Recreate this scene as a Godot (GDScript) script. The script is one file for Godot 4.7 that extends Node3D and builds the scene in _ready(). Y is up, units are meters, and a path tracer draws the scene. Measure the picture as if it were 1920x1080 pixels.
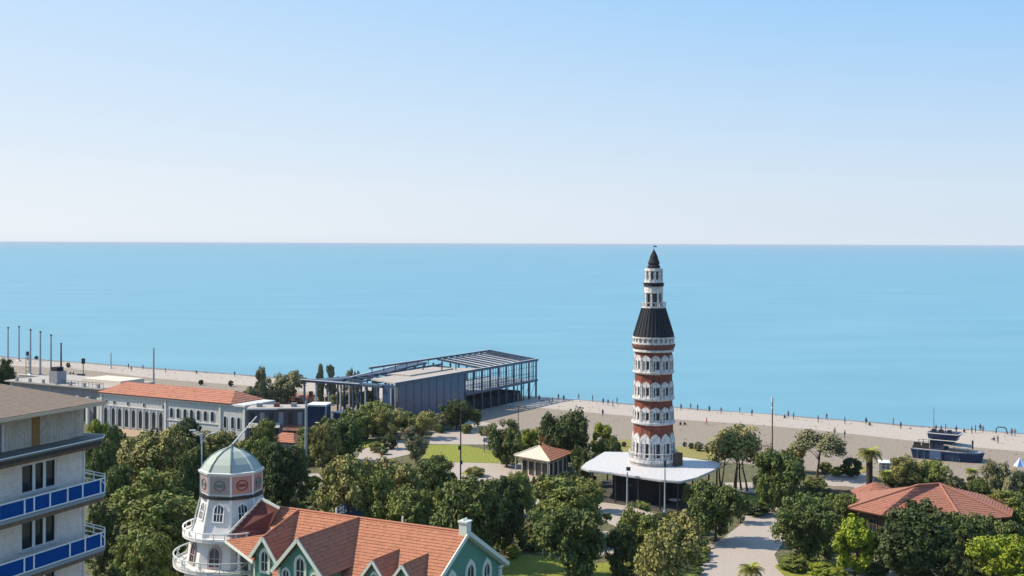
extends Node3D
# A seaside park seen from a high floor: y is up, metres, the sea lies towards -z.

var taken := {}
var M := {}
var protos := {}


class MB:
	var v := PackedVector3Array()
	var n := PackedVector3Array()
	var c := PackedColorArray()
	var col := Color(1, 1, 1)

	# a, b, d run counter-clockwise seen from outside
	func tri(a: Vector3, b: Vector3, d: Vector3) -> void:
		var m := (b - a).cross(d - a).normalized()
		v.append(a); v.append(d); v.append(b)
		for i in 3:
			n.append(m); c.append(col)

	func tri_n(a: Vector3, b: Vector3, d: Vector3, na: Vector3, nb: Vector3, nd: Vector3) -> void:
		v.append(a); v.append(d); v.append(b)
		n.append(na); n.append(nd); n.append(nb)
		for i in 3:
			c.append(col)

	func quad(a: Vector3, b: Vector3, d: Vector3, e: Vector3) -> void:
		tri(a, b, d); tri(a, d, e)

	func fan(p: Array) -> void:
		for i in range(1, p.size() - 1):
			tri(p[0], p[i], p[i + 1])

	func obox(t: Transform3D, s: Vector3) -> void:
		var h := s / 2.0
		var p := []
		for i in 8:
			p.append(t * Vector3(h.x if i & 1 else -h.x, h.y if i & 2 else -h.y, h.z if i & 4 else -h.z))
		quad(p[4], p[5], p[7], p[6]); quad(p[1], p[0], p[2], p[3])
		quad(p[5], p[1], p[3], p[7]); quad(p[0], p[4], p[6], p[2])
		quad(p[6], p[7], p[3], p[2]); quad(p[0], p[1], p[5], p[4])

	func box(at: Vector3, s: Vector3) -> void:
		obox(Transform3D(Basis(), at), s)

	func beam(a: Vector3, b: Vector3, w: float, h: float) -> void:
		var d := b - a
		var up := Vector3.UP if absf(d.normalized().y) < 0.99 else Vector3.RIGHT
		var x := up.cross(d).normalized()
		var y := d.cross(x).normalized()
		obox(Transform3D(Basis(x, y, d.normalized()), (a + b) / 2.0), Vector3(w, h, d.length()))

	func tube(a: Vector3, b: Vector3, r0: float, r1: float, sides := 8) -> void:
		var d := (b - a).normalized()
		var up := Vector3.UP if absf(d.y) < 0.99 else Vector3.RIGHT
		var x := up.cross(d).normalized()
		var y := d.cross(x).normalized()
		for i in sides:
			var t0 := TAU * i / sides
			var t1 := TAU * (i + 1) / sides
			var e0 := x * cos(t0) + y * sin(t0)
			var e1 := x * cos(t1) + y * sin(t1)
			tri_n(a + e0 * r0, a + e1 * r0, b + e1 * r1, e0, e1, e1)
			tri_n(a + e0 * r0, b + e1 * r1, b + e0 * r1, e0, e1, e0)
			tri(b, b + e0 * r1, b + e1 * r1)
			tri(a, a + e1 * r0, a + e0 * r0)

	# profile: radius, height from the bottom up; flat facets
	func lathe(profile: Array, sides: int, turn := 0.0, at := Vector3.ZERO) -> void:
		for k in profile.size() - 1:
			var p: Vector2 = profile[k]
			var q: Vector2 = profile[k + 1]
			for i in sides:
				var e0 := Vector3(sin(turn + TAU * i / sides), 0, cos(turn + TAU * i / sides))
				var e1 := Vector3(sin(turn + TAU * (i + 1) / sides), 0, cos(turn + TAU * (i + 1) / sides))
				var y0 := Vector3(0, p.y, 0) + at
				var y1 := Vector3(0, q.y, 0) + at
				if p.x > 0.001: tri(e0 * p.x + y0, e1 * p.x + y0, e1 * q.x + y1)
				if q.x > 0.001: tri(e0 * p.x + y0, e1 * q.x + y1, e0 * q.x + y1)

	# a plan outline (x, z) raised from y0 to y1; top may be another outline of as many corners
	func prism(plan: Array, y0: float, y1: float, top: Array = []) -> void:
		var a := PackedVector2Array(plan)
		var b := PackedVector2Array(top if top else plan)
		if Geometry2D.is_polygon_clockwise(a):
			a.reverse(); b.reverse()
		var m := a.size()
		for i in m:
			var j := (i + 1) % m
			quad(Vector3(a[j].x, y0, a[j].y), Vector3(a[i].x, y0, a[i].y), Vector3(b[i].x, y1, b[i].y), Vector3(b[j].x, y1, b[j].y))
		var t := Geometry2D.triangulate_polygon(b)
		for i in range(0, t.size(), 3):
			up_tri(b[t[i]], b[t[i + 1]], b[t[i + 2]], y1, true)
		t = Geometry2D.triangulate_polygon(a)
		for i in range(0, t.size(), 3):
			up_tri(a[t[i]], a[t[i + 1]], a[t[i + 2]], y0, false)

	func up_tri(a: Vector2, b: Vector2, d: Vector2, y: float, up: bool) -> void:
		var p := Vector3(a.x, y, a.y)
		var q := Vector3(b.x, y, b.y)
		var r := Vector3(d.x, y, d.y)
		if ((q - p).cross(r - p).y > 0.0) == up: tri(p, q, r)
		else: tri(p, r, q)

	# an outline in x, y given a thickness along z
	func plate(face: Array, z0: float, z1: float) -> void:
		var a := PackedVector2Array(face)
		if Geometry2D.is_polygon_clockwise(a): a.reverse()
		if (a[1] - a[0]).cross(a[2] - a[1]) < 0.0 and a.size() == 3: a.reverse()
		var area := 0.0
		for i in a.size(): area += a[i].cross(a[(i + 1) % a.size()])
		if area < 0.0: a.reverse()
		for i in a.size():
			var p := a[i]
			var q := a[(i + 1) % a.size()]
			quad(Vector3(p.x, p.y, z1), Vector3(p.x, p.y, z0), Vector3(q.x, q.y, z0), Vector3(q.x, q.y, z1))
		var t := Geometry2D.triangulate_polygon(a)
		for i in range(0, t.size(), 3):
			var p := a[t[i]]
			var q := a[t[i + 1]]
			var r := a[t[i + 2]]
			if (q - p).cross(r - p) < 0.0:
				var s := q
				q = r; r = s
			tri(Vector3(p.x, p.y, z1), Vector3(q.x, q.y, z1), Vector3(r.x, r.y, z1))
			tri(Vector3(p.x, p.y, z0), Vector3(r.x, r.y, z0), Vector3(q.x, q.y, z0))

	# a flat roof plane (corners counter-clockwise from outside) given a thickness downwards
	func slab(p: Array, thick: float) -> void:
		var m: Vector3 = (p[1] - p[0]).cross(p[2] - p[0]).normalized() * thick
		fan(p)
		var q := []
		for i in p.size(): q.append(p[p.size() - 1 - i] - m)
		fan(q)
		for i in p.size():
			var a: Vector3 = p[i]
			var b: Vector3 = p[(i + 1) % p.size()]
			quad(a - m, b - m, b, a)

	func mesh() -> ArrayMesh:
		var a := []
		a.resize(Mesh.ARRAY_MAX)
		a[Mesh.ARRAY_VERTEX] = v
		a[Mesh.ARRAY_NORMAL] = n
		a[Mesh.ARRAY_COLOR] = c
		var m := ArrayMesh.new()
		m.add_surface_from_arrays(Mesh.PRIMITIVE_TRIANGLES, a)
		return m


func numbered(called: String) -> String:
	var k: int = taken.get(called, 0)
	taken[called] = k + 1
	return called if k == 0 else "%s_%03d" % [called, k]


func tag(o: Node3D, label: String, category: String, group := "") -> void:
	o.set_meta("label", label)
	o.set_meta("category", category)
	if group: o.set_meta("group", group)


func thing(called: String, label: String, category: String, at := Vector3.ZERO, turn := 0.0, group := "") -> Node3D:
	var o := Node3D.new()
	o.name = numbered(called)
	add_child(o)
	o.position = at
	o.rotation.y = turn
	tag(o, label, category, group)
	return o


func part(called: String, shape, material: Material, parent: Node3D, at := Transform3D()) -> MeshInstance3D:
	var o := MeshInstance3D.new()
	o.name = called
	o.mesh = shape.mesh() if shape is MB else shape
	o.material_override = material
	o.transform = at
	parent.add_child(o, true)
	return o


func structure(called: String, shape, material: Material) -> MeshInstance3D:
	var o := MeshInstance3D.new()
	o.name = numbered(called)
	o.mesh = shape.mesh() if shape is MB else shape
	o.material_override = material
	o.set_meta("kind", "structure")
	add_child(o)
	return o


func box_part(called: String, at: Vector3, s: Vector3, material: Material, parent: Node3D) -> MeshInstance3D:
	var b := MB.new()
	b.box(Vector3.ZERO, s)
	return part(called, b, material, parent, Transform3D(Basis(), at))


func mat(r: float, g: float, b: float, rough := 0.8, metal := 0.0) -> StandardMaterial3D:
	var m := StandardMaterial3D.new()
	m.albedo_color = Color(r, g, b).linear_to_srgb()
	m.roughness = rough
	m.metallic = metal
	m.vertex_color_use_as_albedo = true
	return m


# colour that wanders between two base colours, with fine relief
func noisy(a: Color, b: Color, metres: float, rough: float, relief: float, seed_: int, stretch := Vector3.ONE, world := true) -> StandardMaterial3D:
	var m := StandardMaterial3D.new()
	m.roughness = rough
	m.vertex_color_use_as_albedo = true
	m.albedo_texture = noise_texture(a, b, seed_)
	m.uv1_triplanar = true
	m.uv1_world_triplanar = world
	m.uv1_scale = stretch / metres
	if relief > 0.0:
		m.heightmap_enabled = true
		m.heightmap_texture = noise_texture(Color.BLACK, Color.WHITE, seed_ + 50)
		m.heightmap_scale = relief
	return m


func noise_texture(a: Color, b: Color, seed_: int) -> NoiseTexture2D:
	var f := FastNoiseLite.new()
	f.seed = seed_
	f.frequency = 0.02
	f.fractal_octaves = 6
	f.fractal_gain = 0.62
	var t := NoiseTexture2D.new()
	t.width = 512
	t.height = 512
	t.seamless = true
	t.noise = f
	var g := Gradient.new()
	g.set_color(0, a.linear_to_srgb())
	g.set_color(1, b.linear_to_srgb())
	g.set_offset(0, 0.2)
	g.set_offset(1, 0.8)
	t.color_ramp = g
	return t


# plastered or boarded walls: rain streaks, blotches and fine board lines
func streaked(base: Color, dirt: float, boards: float, seed_: int) -> StandardMaterial3D:
	var w := 256
	var im := Image.create(w, w, false, Image.FORMAT_RGB8)
	var f := FastNoiseLite.new()
	f.seed = seed_
	f.frequency = 1.0
	var s := base.linear_to_srgb()
	for y in w:
		for x in w:
			var ax := TAU * x / w
			var ay := TAU * y / w
			var streak := f.get_noise_3d(cos(ax) * 7.0, sin(ax) * 7.0, sin(ay) * 0.35)
			var blotch := f.get_noise_3d(cos(ax) * 1.2 + 9.0, sin(ax) * 1.2 + cos(ay) * 1.2, sin(ay) * 1.2)
			var fine := f.get_noise_3d(x * 0.8, y * 0.8, 40.0)
			var k := 1.0 - dirt * (clampf(streak + 0.1, 0.0, 1.0) * 0.9 + clampf(blotch + 0.1, 0.0, 1.0) * 0.7) + 0.03 * fine
			if boards > 0.0 and y % 16 < 2: k *= 1.0 - boards
			im.set_pixel(x, y, Color(s.r * k, s.g * k, s.b * k))
	var m := StandardMaterial3D.new()
	m.albedo_texture = ImageTexture.create_from_image(im)
	m.roughness = 0.85
	m.vertex_color_use_as_albedo = true
	m.uv1_triplanar = true
	m.uv1_scale = Vector3.ONE / 3.2
	return m


# courses of clay tiles laid on a flat roof plane; p counter-clockwise from outside
func lay_tiles(b: MB, p: Array, across: float, up: float, rng: RandomNumberGenerator, spread := 0.17) -> void:
	var nn: Vector3 = (p[1] - p[0]).cross(p[2] - p[0]).normalized()
	var u := Vector3.UP.cross(nn).normalized()
	var w := nn.cross(u).normalized()
	var o: Vector3 = p[0]
	var flat := PackedVector2Array()
	var lo := Vector2(INF, INF)
	var hi := -lo
	for q in p:
		var k := Vector2((q - o).dot(u), (q - o).dot(w))
		flat.append(k)
		lo = lo.min(k)
		hi = hi.max(k)
	var inner := Geometry2D.offset_polygon(flat, -0.01)
	if inner.is_empty(): return
	var row := 0
	var y := lo.y
	while y < hi.y:
		var tone := rng.randf_range(-0.04, 0.04)
		var x := lo.x - across * (0.5 if row % 2 else 0.0)
		while x < hi.x:
			var cell := PackedVector2Array([Vector2(x + 0.006, y), Vector2(x + across - 0.006, y), Vector2(x + across - 0.006, y + up), Vector2(x + 0.006, y + up)])
			var t := 1.0 + tone + rng.randf_range(-spread, spread)
			b.col = Color(t, t * rng.randf_range(0.95, 1.04), t * rng.randf_range(0.93, 1.05))
			var lift := rng.randf_range(0.055, 0.075)
			for cut in Geometry2D.intersect_polygons(cell, inner[0]):
				var top := []
				for k in cut: top.append(o + u * k.x + w * k.y + nn * (lift - (lift - 0.015) * (k.y - y) / up))
				if (cut[1] - cut[0]).cross(cut[2] - cut[0]) < 0.0: top.reverse()
				b.fan(top)
			if Geometry2D.is_point_in_polygon(Vector2(x + across / 2.0, y + 0.01), inner[0]):
				var c0 := o + u * (x + 0.006) + w * y
				var c1 := o + u * (x + across - 0.006) + w * y
				b.quad(c0, c1, c1 + nn * lift, c0 + nn * lift)
			x += across
		y += up
		row += 1
	b.col = Color.WHITE


func tiled_roof(planes: Array, across: float, up: float, base_mat: Material, tile_mat: Material, parent: Node3D, seed_: int, called := "roof") -> Node3D:
	var rng := RandomNumberGenerator.new()
	rng.seed = seed_
	var s := MB.new()
	var t := MB.new()
	for p in planes:
		s.slab(p, 0.18)
		lay_tiles(t, p, across, up, rng)
	var r := part(called, s, base_mat, parent)
	var k := part("roof_tile_covering", t, tile_mat, r)
	k.set_meta("kind", "stuff")
	return r


func rail_run(called: String, pts: Array, y: float, w: float, material: Material, parent: Node3D) -> void:
	var b := MB.new()
	for i in pts.size() - 1:
		b.beam(Vector3(pts[i].x, y, pts[i].y), Vector3(pts[i + 1].x, y, pts[i + 1].y), w, w)
	part(called, b, material, parent)


# a window in the plane z = 0 of its parent's frame: frame pieces proud, pane behind
func window(parent: Node3D, at: Transform3D, w: float, h: float, pointed: float, frame: float, fm: Material, bars := 0, called := "window") -> Node3D:
	var key := "window %s %s %s %s %s" % [w, h, pointed, frame, bars]
	if not protos.has(key):
		var b := MB.new()
		var o := [Vector2(-w / 2, 0), Vector2(w / 2, 0), Vector2(w / 2, h - pointed)]
		var q := [Vector2(-w / 2 + frame, frame), Vector2(w / 2 - frame, frame), Vector2(w / 2 - frame, h - pointed)]
		if pointed > 0.0:
			o.append_array([Vector2(w * 0.36, h - pointed * 0.45), Vector2(0, h), Vector2(-w * 0.36, h - pointed * 0.45)])
			var k := (w / 2 - frame) / (w / 2)
			q.append_array([Vector2(w * 0.36 * k, h - frame * 0.6 - pointed * 0.48), Vector2(0, h - frame * 1.4), Vector2(-w * 0.36 * k, h - frame * 0.6 - pointed * 0.48)])
		else:
			q[2].y = h - frame
		o.append(Vector2(-w / 2, o[2].y))
		q.append(Vector2(-w / 2 + frame, q[2].y))
		for i in o.size():
			var j := (i + 1) % o.size()
			b.plate([o[i], o[j], q[j], q[i]], 0.0, 0.1)
		for i in bars:
			b.box(Vector3(-w / 2 + frame + (w - 2 * frame) * (i + 1) / (bars + 1), h * 0.48, 0.05), Vector3(0.07, h * 0.9 - frame * 2, 0.06))
		if bars: b.box(Vector3(0, (h - pointed) * 0.62, 0.055), Vector3(w - 2 * frame, 0.07, 0.05))
		var g := MB.new()
		g.plate(q, -0.02, 0.02)
		protos[key] = [b.mesh(), g.mesh()]
	var win := part(called, protos[key][0], fm, parent, at)
	part("pane", protos[key][1], M.pane, win)
	return win


func sky_image() -> Image:
	var w := 512
	var h := 256
	var im := Image.create(w, h, false, Image.FORMAT_RGBF)
	var stops := [0.0, 2.5, 5.5, 11.5, 25.0, 90.0]
	# towards the sun's side (paler) and away from it (deeper), from the horizon up
	var pale := [Color(0.948, 0.962, 0.978), Color(0.93, 0.955, 0.98), Color(0.88, 0.935, 0.985), Color(0.80, 0.895, 0.995), Color(0.73, 0.85, 0.97), Color(0.52, 0.66, 0.87)]
	var deep := [Color(0.825, 0.88, 0.935), Color(0.815, 0.885, 0.945), Color(0.74, 0.855, 0.965), Color(0.575, 0.785, 0.975), Color(0.54, 0.735, 0.94), Color(0.48, 0.63, 0.85)]
	for y in h:
		var el := 90.0 - (y + 0.5) / h * 180.0
		var e := maxf(el, 0.0)
		var k := 0
		while k < 4 and e > stops[k + 1]: k += 1
		var t := clampf((e - stops[k]) / (stops[k + 1] - stops[k]), 0.0, 1.0)
		for x in w:
			# azimuth, degrees to the right of -z
			var az := wrapf((x + 0.5) / w * 360.0, -180.0, 180.0)
			var away := smoothstep(15.0, 105.0, absf(wrapf(az + 60.0, -180.0, 180.0)))
			var c: Color = pale[k].lerp(deep[k], away).lerp(pale[k + 1].lerp(deep[k + 1], away), t)
			c = c.srgb_to_linear()
			im.set_pixel(x, y, c)
	return im


# a point of the shore: s metres along it to the right, t metres out to sea
func shore(s: float, t: float, y := 0.0) -> Vector3:
	return Vector3(0.867 * s + 0.498 * t, y, -319.0 + 0.498 * s - 0.867 * t)


func sheet(plan: Array, y: float) -> MB:
	var b := MB.new()
	var a := PackedVector2Array(plan)
	var t := Geometry2D.triangulate_polygon(a)
	for i in range(0, t.size(), 3):
		b.up_tri(a[t[i]], a[t[i + 1]], a[t[i + 2]], y, true)
	return b


func _ready() -> void:
	var cam := Camera3D.new()
	cam.name = "camera"
	cam.position = Vector3(0, 40, 0)
	cam.rotation.z = atan(7.0 / 1920.0)
	cam.projection = Camera3D.PROJECTION_FRUSTUM
	cam.set_frustum(1080.0 / 2250.0, Vector2(0, -83.5 / 2250.0), 1.0, 400000.0)
	add_child(cam)
	cam.current = true

	var env := Environment.new()
	env.background_mode = Environment.BG_SKY
	var pano := PanoramaSkyMaterial.new()
	pano.panorama = ImageTexture.create_from_image(sky_image())
	env.sky = Sky.new()
	env.sky.sky_material = pano
	env.background_energy_multiplier = 0.77
	env.tonemap_mode = Environment.TONE_MAPPER_LINEAR
	env.tonemap_exposure = 1.3
	env.fog_enabled = true
	env.fog_density = 0.00004
	env.fog_light_color = Color(0.86, 0.91, 0.98)
	env.sdfgi_enabled = true
	env.ssao_enabled = true
	env.ssil_enabled = true
	var around := WorldEnvironment.new()
	around.name = "surroundings"
	around.environment = env
	add_child(around)

	var sun := DirectionalLight3D.new()
	sun.name = "sun"
	sun.light_color = Color(1.0, 0.94, 0.85)
	sun.light_energy = 1.6
	sun.light_angular_distance = 0.5
	sun.shadow_enabled = true
	sun.basis = Basis.looking_at(Vector3(0.96, -0.98, 0.14))
	add_child(sun)

	materials()
	make_ground()
	apartment_block()
	green_house()
	lighthouse_turret()
	striped_tower()
	canopy_pavilion()
	steel_building()
	arched_hall()
	small_buildings()
	right_house()
	beach_bar()
	park()
	undergrowth()
	shrubs_and_palms()
	poles_and_small_things()
	people()


func materials() -> void:
	M.white = mat(0.74, 0.73, 0.71, 0.6)
	M.offwhite = streaked(Color(0.68, 0.66, 0.635), 0.16, 0.0, 4)
	M.tower_white = streaked(Color(0.74, 0.72, 0.70), 0.5, 0.0, 5)
	M.pane = mat(0.02, 0.03, 0.04, 0.12)
	M.black = mat(0.02, 0.021, 0.023, 0.5)
	M.slate = streaked(Color(0.014, 0.017, 0.024), 0.3, 0.0, 6)
	M.brick = streaked(Color(0.28, 0.08, 0.048), 0.55, 0.1, 7)
	M.brown = streaked(Color(0.2, 0.085, 0.06), 0.3, 0.0, 8)
	M.tile = noisy(Color(0.335, 0.132, 0.070), Color(0.45, 0.195, 0.115), 3.0, 0.85, 0.0, 11)
	M.tile_base = mat(0.25, 0.09, 0.05)
	M.old_tile = noisy(Color(0.27, 0.112, 0.075), Color(0.40, 0.18, 0.125), 2.0, 0.9, 0.0, 12)
	M.hall_tile = noisy(Color(0.36, 0.145, 0.09), Color(0.46, 0.205, 0.135), 5.0, 0.9, 0.0, 13)
	M.maroon = noisy(Color(0.10, 0.03, 0.025), Color(0.14, 0.04, 0.033), 2.0, 0.85, 0.0, 14)
	M.green = streaked(Color(0.10, 0.265, 0.195), 0.12, 0.0, 15)
	M.trim = mat(0.60, 0.66, 0.58, 0.6)
	M.hall_wall = streaked(Color(0.60, 0.60, 0.585), 0.25, 0.0, 16)
	M.grey_wall = streaked(Color(0.32, 0.32, 0.35), 0.4, 0.0, 17)
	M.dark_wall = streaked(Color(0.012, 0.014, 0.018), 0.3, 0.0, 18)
	M.siding = streaked(Color(0.88, 0.735, 0.635), 0.14, 0.05, 19)
	M.attic = streaked(Color(0.58, 0.485, 0.39), 0.25, 0.0, 20)
	M.rust = noisy(Color(0.26, 0.12, 0.03), Color(0.40, 0.23, 0.09), 1.0, 0.9, 0.0, 21, Vector3(3, 0.6, 3))
	M.bitumen = noisy(Color(0.135, 0.105, 0.08), Color(0.19, 0.15, 0.12), 6.0, 0.95, 0.0, 22)
	M.concrete = noisy(Color(0.30, 0.28, 0.26), Color(0.42, 0.40, 0.37), 4.0, 0.9, 0.5, 23)
	M.wood = streaked(Color(0.19, 0.125, 0.08), 0.3, 0.0, 24)
	M.blue = mat(0.0, 0.055, 0.25, 0.6)
	M.blue.metallic_specular = 0.2
	M.rail = mat(0.70, 0.72, 0.72, 0.4)
	M.steel = mat(0.045, 0.07, 0.115, 0.5)
	M.steel_light = mat(0.50, 0.53, 0.56, 0.5)
	M.blue_glass = streaked(Color(0.055, 0.105, 0.195), 0.4, 0.0, 64)
	M.blue_glass.roughness = 0.22
	M.deck = noisy(Color(0.32, 0.29, 0.26), Color(0.42, 0.385, 0.35), 8.0, 0.9, 0.0, 25)
	M.copper = noisy(Color(0.27, 0.335, 0.29), Color(0.40, 0.455, 0.41), 1.2, 0.6, 0.0, 26)
	M.copper_dark = mat(0.10, 0.15, 0.14, 0.5)
	M.pinkish = noisy(Color(0.30, 0.20, 0.20), Color(0.44, 0.36, 0.36), 1.2, 0.3, 0.0, 27)
	M.red_glass = noisy(Color(0.40, 0.15, 0.12), Color(0.50, 0.36, 0.33), 0.9, 0.25, 0.0, 28)
	M.deep_red = mat(0.16, 0.03, 0.03, 0.4)
	M.roof_white = noisy(Color(0.44, 0.44, 0.445), Color(0.60, 0.60, 0.60), 6.0, 0.6, 0.0, 29)
	M.pale_tile = noisy(Color(0.56, 0.49, 0.40), Color(0.70, 0.63, 0.54), 2.0, 0.85, 0.0, 30)  # also carries the painted sun glare on the kiosk's left slopes
	M.navy = streaked(Color(0.014, 0.036, 0.095), 0.3, 0.0, 31)
	M.navy2 = mat(0.05, 0.10, 0.20, 0.4)
	M.pole = mat(0.30, 0.34, 0.37, 0.4)
	M.pole_dark = mat(0.035, 0.035, 0.04, 0.5)
	M.bark = noisy(Color(0.05, 0.035, 0.025), Color(0.12, 0.09, 0.07), 0.8, 0.95, 2.0, 32, Vector3(2, 0.5, 2), false)
	M.palm_bark = noisy(Color(0.025, 0.02, 0.015), Color(0.06, 0.045, 0.03), 0.5, 0.95, 2.0, 65, Vector3.ONE, false)
	M.skin = mat(0.30, 0.17, 0.11)
	M.umbrella_blue = mat(0.04, 0.16, 0.50)
	M.apt_pane = mat(0.02, 0.035, 0.045, 0.15)
	M.apt_pane.albedo_color.a = 0.35
	M.apt_pane.transparency = BaseMaterial3D.TRANSPARENCY_ALPHA
	M.cloth = mat(1, 1, 1, 0.85)
	M.curtain = mat(0.10, 0.13, 0.15, 0.9)
	M.deck_grey = mat(0.22, 0.27, 0.31, 0.7)
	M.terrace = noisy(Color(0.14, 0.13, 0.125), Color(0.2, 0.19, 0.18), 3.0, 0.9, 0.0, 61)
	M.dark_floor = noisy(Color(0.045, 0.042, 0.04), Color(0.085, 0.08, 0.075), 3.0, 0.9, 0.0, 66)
	M.shed_wall = streaked(Color(0.11, 0.105, 0.125), 0.5, 0.0, 67)
	M.cream = mat(0.55, 0.43, 0.30, 0.7)
	M.copper_pale = mat(0.55, 0.59, 0.565, 0.5)
	M.pane_dim = mat(0.03, 0.033, 0.04, 0.3)
	M.brown_dark = streaked(Color(0.10, 0.065, 0.045), 0.3, 0.0, 62)
	M.slate_edge = mat(0.026, 0.029, 0.036, 0.45)
	M.hall_trim = mat(0.48, 0.51, 0.54, 0.8)
	M.offwhite_dim = mat(0.26, 0.26, 0.28, 0.8)
	M.planter = noisy(Color(0.13, 0.10, 0.07), Color(0.24, 0.19, 0.13), 1.5, 0.95, 3.0, 63)
	# foliage: linear base colours
	leaf("olive", Color(0.27, 0.255, 0.082))
	leaf("mid", Color(0.19, 0.222, 0.054))
	leaf("dark", Color(0.112, 0.146, 0.040))
	leaf("deep", Color(0.066, 0.092, 0.028))
	leaf("lime", Color(0.26, 0.295, 0.04))
	leaf("yellow", Color(0.255, 0.315, 0.026))
	leaf("grey", Color(0.235, 0.23, 0.12))
	leaf("rusty", Color(0.24, 0.14, 0.075))


func leaf(called: String, c: Color) -> void:
	var m := mat(c.r, c.g, c.b, 0.55)
	m.metallic_specular = 0.32
	m.backlight_enabled = true
	m.backlight = Color(0.3, 0.36, 0.14)
	M["leaf_" + called] = m


func make_ground() -> void:
	# sea: far beyond the horizon's dip, in bands so that near water has finer faces
	var sea := MB.new()
	var rows_out := 60
	for i in rows_out:
		var t0 := -6.0 if i == 0 else 20.0 * pow(1.17, i - 1)
		var t1 := 20.0 * pow(1.17, i) if i < rows_out - 1 else 250000.0
		var w0 := 2500.0 + t0 * 1.6
		var w1 := 2500.0 + t1 * 1.6
		# turquoise over the shelf, bluer where it deepens
		var deep := smoothstep(0.0, 1.0, (i - 8.0) / 36.0)
		sea.col = Color(lerpf(1.0, 1.06, deep), lerpf(1.03, 0.99, deep), lerpf(0.98, 1.06, deep))
		sea.quad(shore(-w0, t0, -0.3), shore(w0, t0, -0.3), shore(w1, t1, -0.3), shore(-w1, t1, -0.3))
	var water := noisy(Color(0.140, 0.322, 0.422), Color(0.157, 0.342, 0.446), 1400.0, 0.55, 0.0, 41, Vector3(1.0, 1.0, 2.4))
	water.metallic_specular = 0.35
	water.detail_enabled = true
	water.detail_blend_mode = BaseMaterial3D.BLEND_MODE_MUL
	water.detail_albedo = noise_texture(Color(0.91, 0.93, 0.945), Color(1, 1, 1), 42)
	water.detail_uv_layer = BaseMaterial3D.DETAIL_UV_1
	structure("sea", sea, water)
	# a pale slick lying about a kilometre out
	var slick := MB.new()
	slick.col = Color(1.26, 1.13, 1.08)
	for i in 40:
		var x0 := -1400.0 + 70.0 * i
		var x1 := x0 + 70.0
		var za := func(x: float) -> float: return -915.0 + 0.10 * x + 14.0 * sin(x * 0.004)
		var zb := func(x: float) -> float: return -1035.0 + 0.16 * x + 24.0 * sin(x * 0.006 + 1.0)
		slick.quad(Vector3(x0, -0.28, za.call(x0)), Vector3(x1, -0.28, za.call(x1)), Vector3(x1, -0.28, zb.call(x1)), Vector3(x0, -0.28, zb.call(x0)))
	structure("sea_slick", slick, water)

	# land under everything
	var land := MB.new()
	var far := 6000.0
	land.quad(shore(-far, -far, -0.02), shore(far, -far, -0.02), shore(far, -56, -0.02), shore(-far, -56, -0.02))
	structure("ground", land, noisy(Color(0.06, 0.068, 0.024), Color(0.15, 0.135, 0.07), 14.0, 0.95, 6.0, 44))

	# beach: dark sand above, pale shingle towards the water, wet stones at the edge
	var rows := [[-66.0, 0.0], [-22.0, 0.0], [-10.0, 0.0], [-1.2, -0.2], [2.5, -0.36], [9.0, -1.1]]
	var sand := MB.new()
	var shingle := MB.new()
	var wet := MB.new()
	var step := 5.0
	for i in range(-160, 140):
		var s0 := i * step
		var s1 := s0 + step
		for k in rows.size() - 1:
			var b: MB = [sand, shingle, shingle, wet, wet][k]
			b.quad(shore(s0, edge(s0, k, rows), rows[k][1]), shore(s1, edge(s1, k, rows), rows[k][1]), shore(s1, edge(s1, k + 1, rows), rows[k + 1][1]), shore(s0, edge(s0, k + 1, rows), rows[k + 1][1]))
	structure("beach_sand", sand, noisy(Color(0.225, 0.188, 0.148), Color(0.28, 0.238, 0.192), 9.0, 0.95, 6.0, 45))
	structure("beach_shingle", shingle, noisy(Color(0.365, 0.322, 0.28), Color(0.44, 0.395, 0.348), 7.0, 0.95, 6.0, 46))
	structure("wet_shingle", wet, noisy(Color(0.10, 0.105, 0.105), Color(0.25, 0.225, 0.2), 6.0, 0.5, 3.0, 47))

	var st := MB.new()
	st.lathe([Vector2(0.0, -0.1), Vector2(0.5, 0.1), Vector2(0.38, 0.36), Vector2(0.0, 0.5)], 6)
	var rng := RandomNumberGenerator.new()
	rng.seed = 9
	var mm := MultiMesh.new()
	mm.transform_format = MultiMesh.TRANSFORM_3D
	mm.use_colors = true
	mm.mesh = st.mesh()
	mm.instance_count = 4200
	for i in mm.instance_count:
		var out := -62.0 * pow(rng.randf(), 1.6) - 1.0
		var s := rng.randf_range(-330.0, 190.0)
		var size := 0.10 + 0.38 * pow(rng.randf(), 3.0)
		var lies := -0.2 * clampf((out + 10.0) / 8.8, 0.0, 1.0)
		mm.set_instance_transform(i, Transform3D(Basis(Vector3.UP, rng.randf() * TAU).scaled_local(Vector3(size * rng.randf_range(0.8, 1.8), size * 0.6, size)), shore(s, out, lies)))
		var t := rng.randf_range(0.35, 1.5)
		mm.set_instance_color(i, Color(t, t * 0.96, t * 0.92))
	var stones := MultiMeshInstance3D.new()
	stones.name = numbered("beach_stones")
	stones.multimesh = mm
	stones.material_override = mat(0.22, 0.2, 0.18, 0.9)
	stones.set_meta("kind", "stuff")
	add_child(stones)
	tag(stones, "scattered stones and driftwood specks over the shingle beach", "stones")

	var paving := noisy(Color(0.335, 0.29, 0.25), Color(0.42, 0.37, 0.325), 5.0, 0.9, 0.6, 48)
	var grass := noisy(Color(0.15, 0.18, 0.018), Color(0.255, 0.27, 0.035), 7.0, 0.95, 8.0, 49)
	var dry := noisy(Color(0.20, 0.19, 0.05), Color(0.30, 0.26, 0.09), 5.0, 0.95, 8.0, 51)
	var earth := noisy(Color(0.30, 0.22, 0.14), Color(0.40, 0.31, 0.2), 5.0, 0.95, 3.0, 52)
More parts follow.
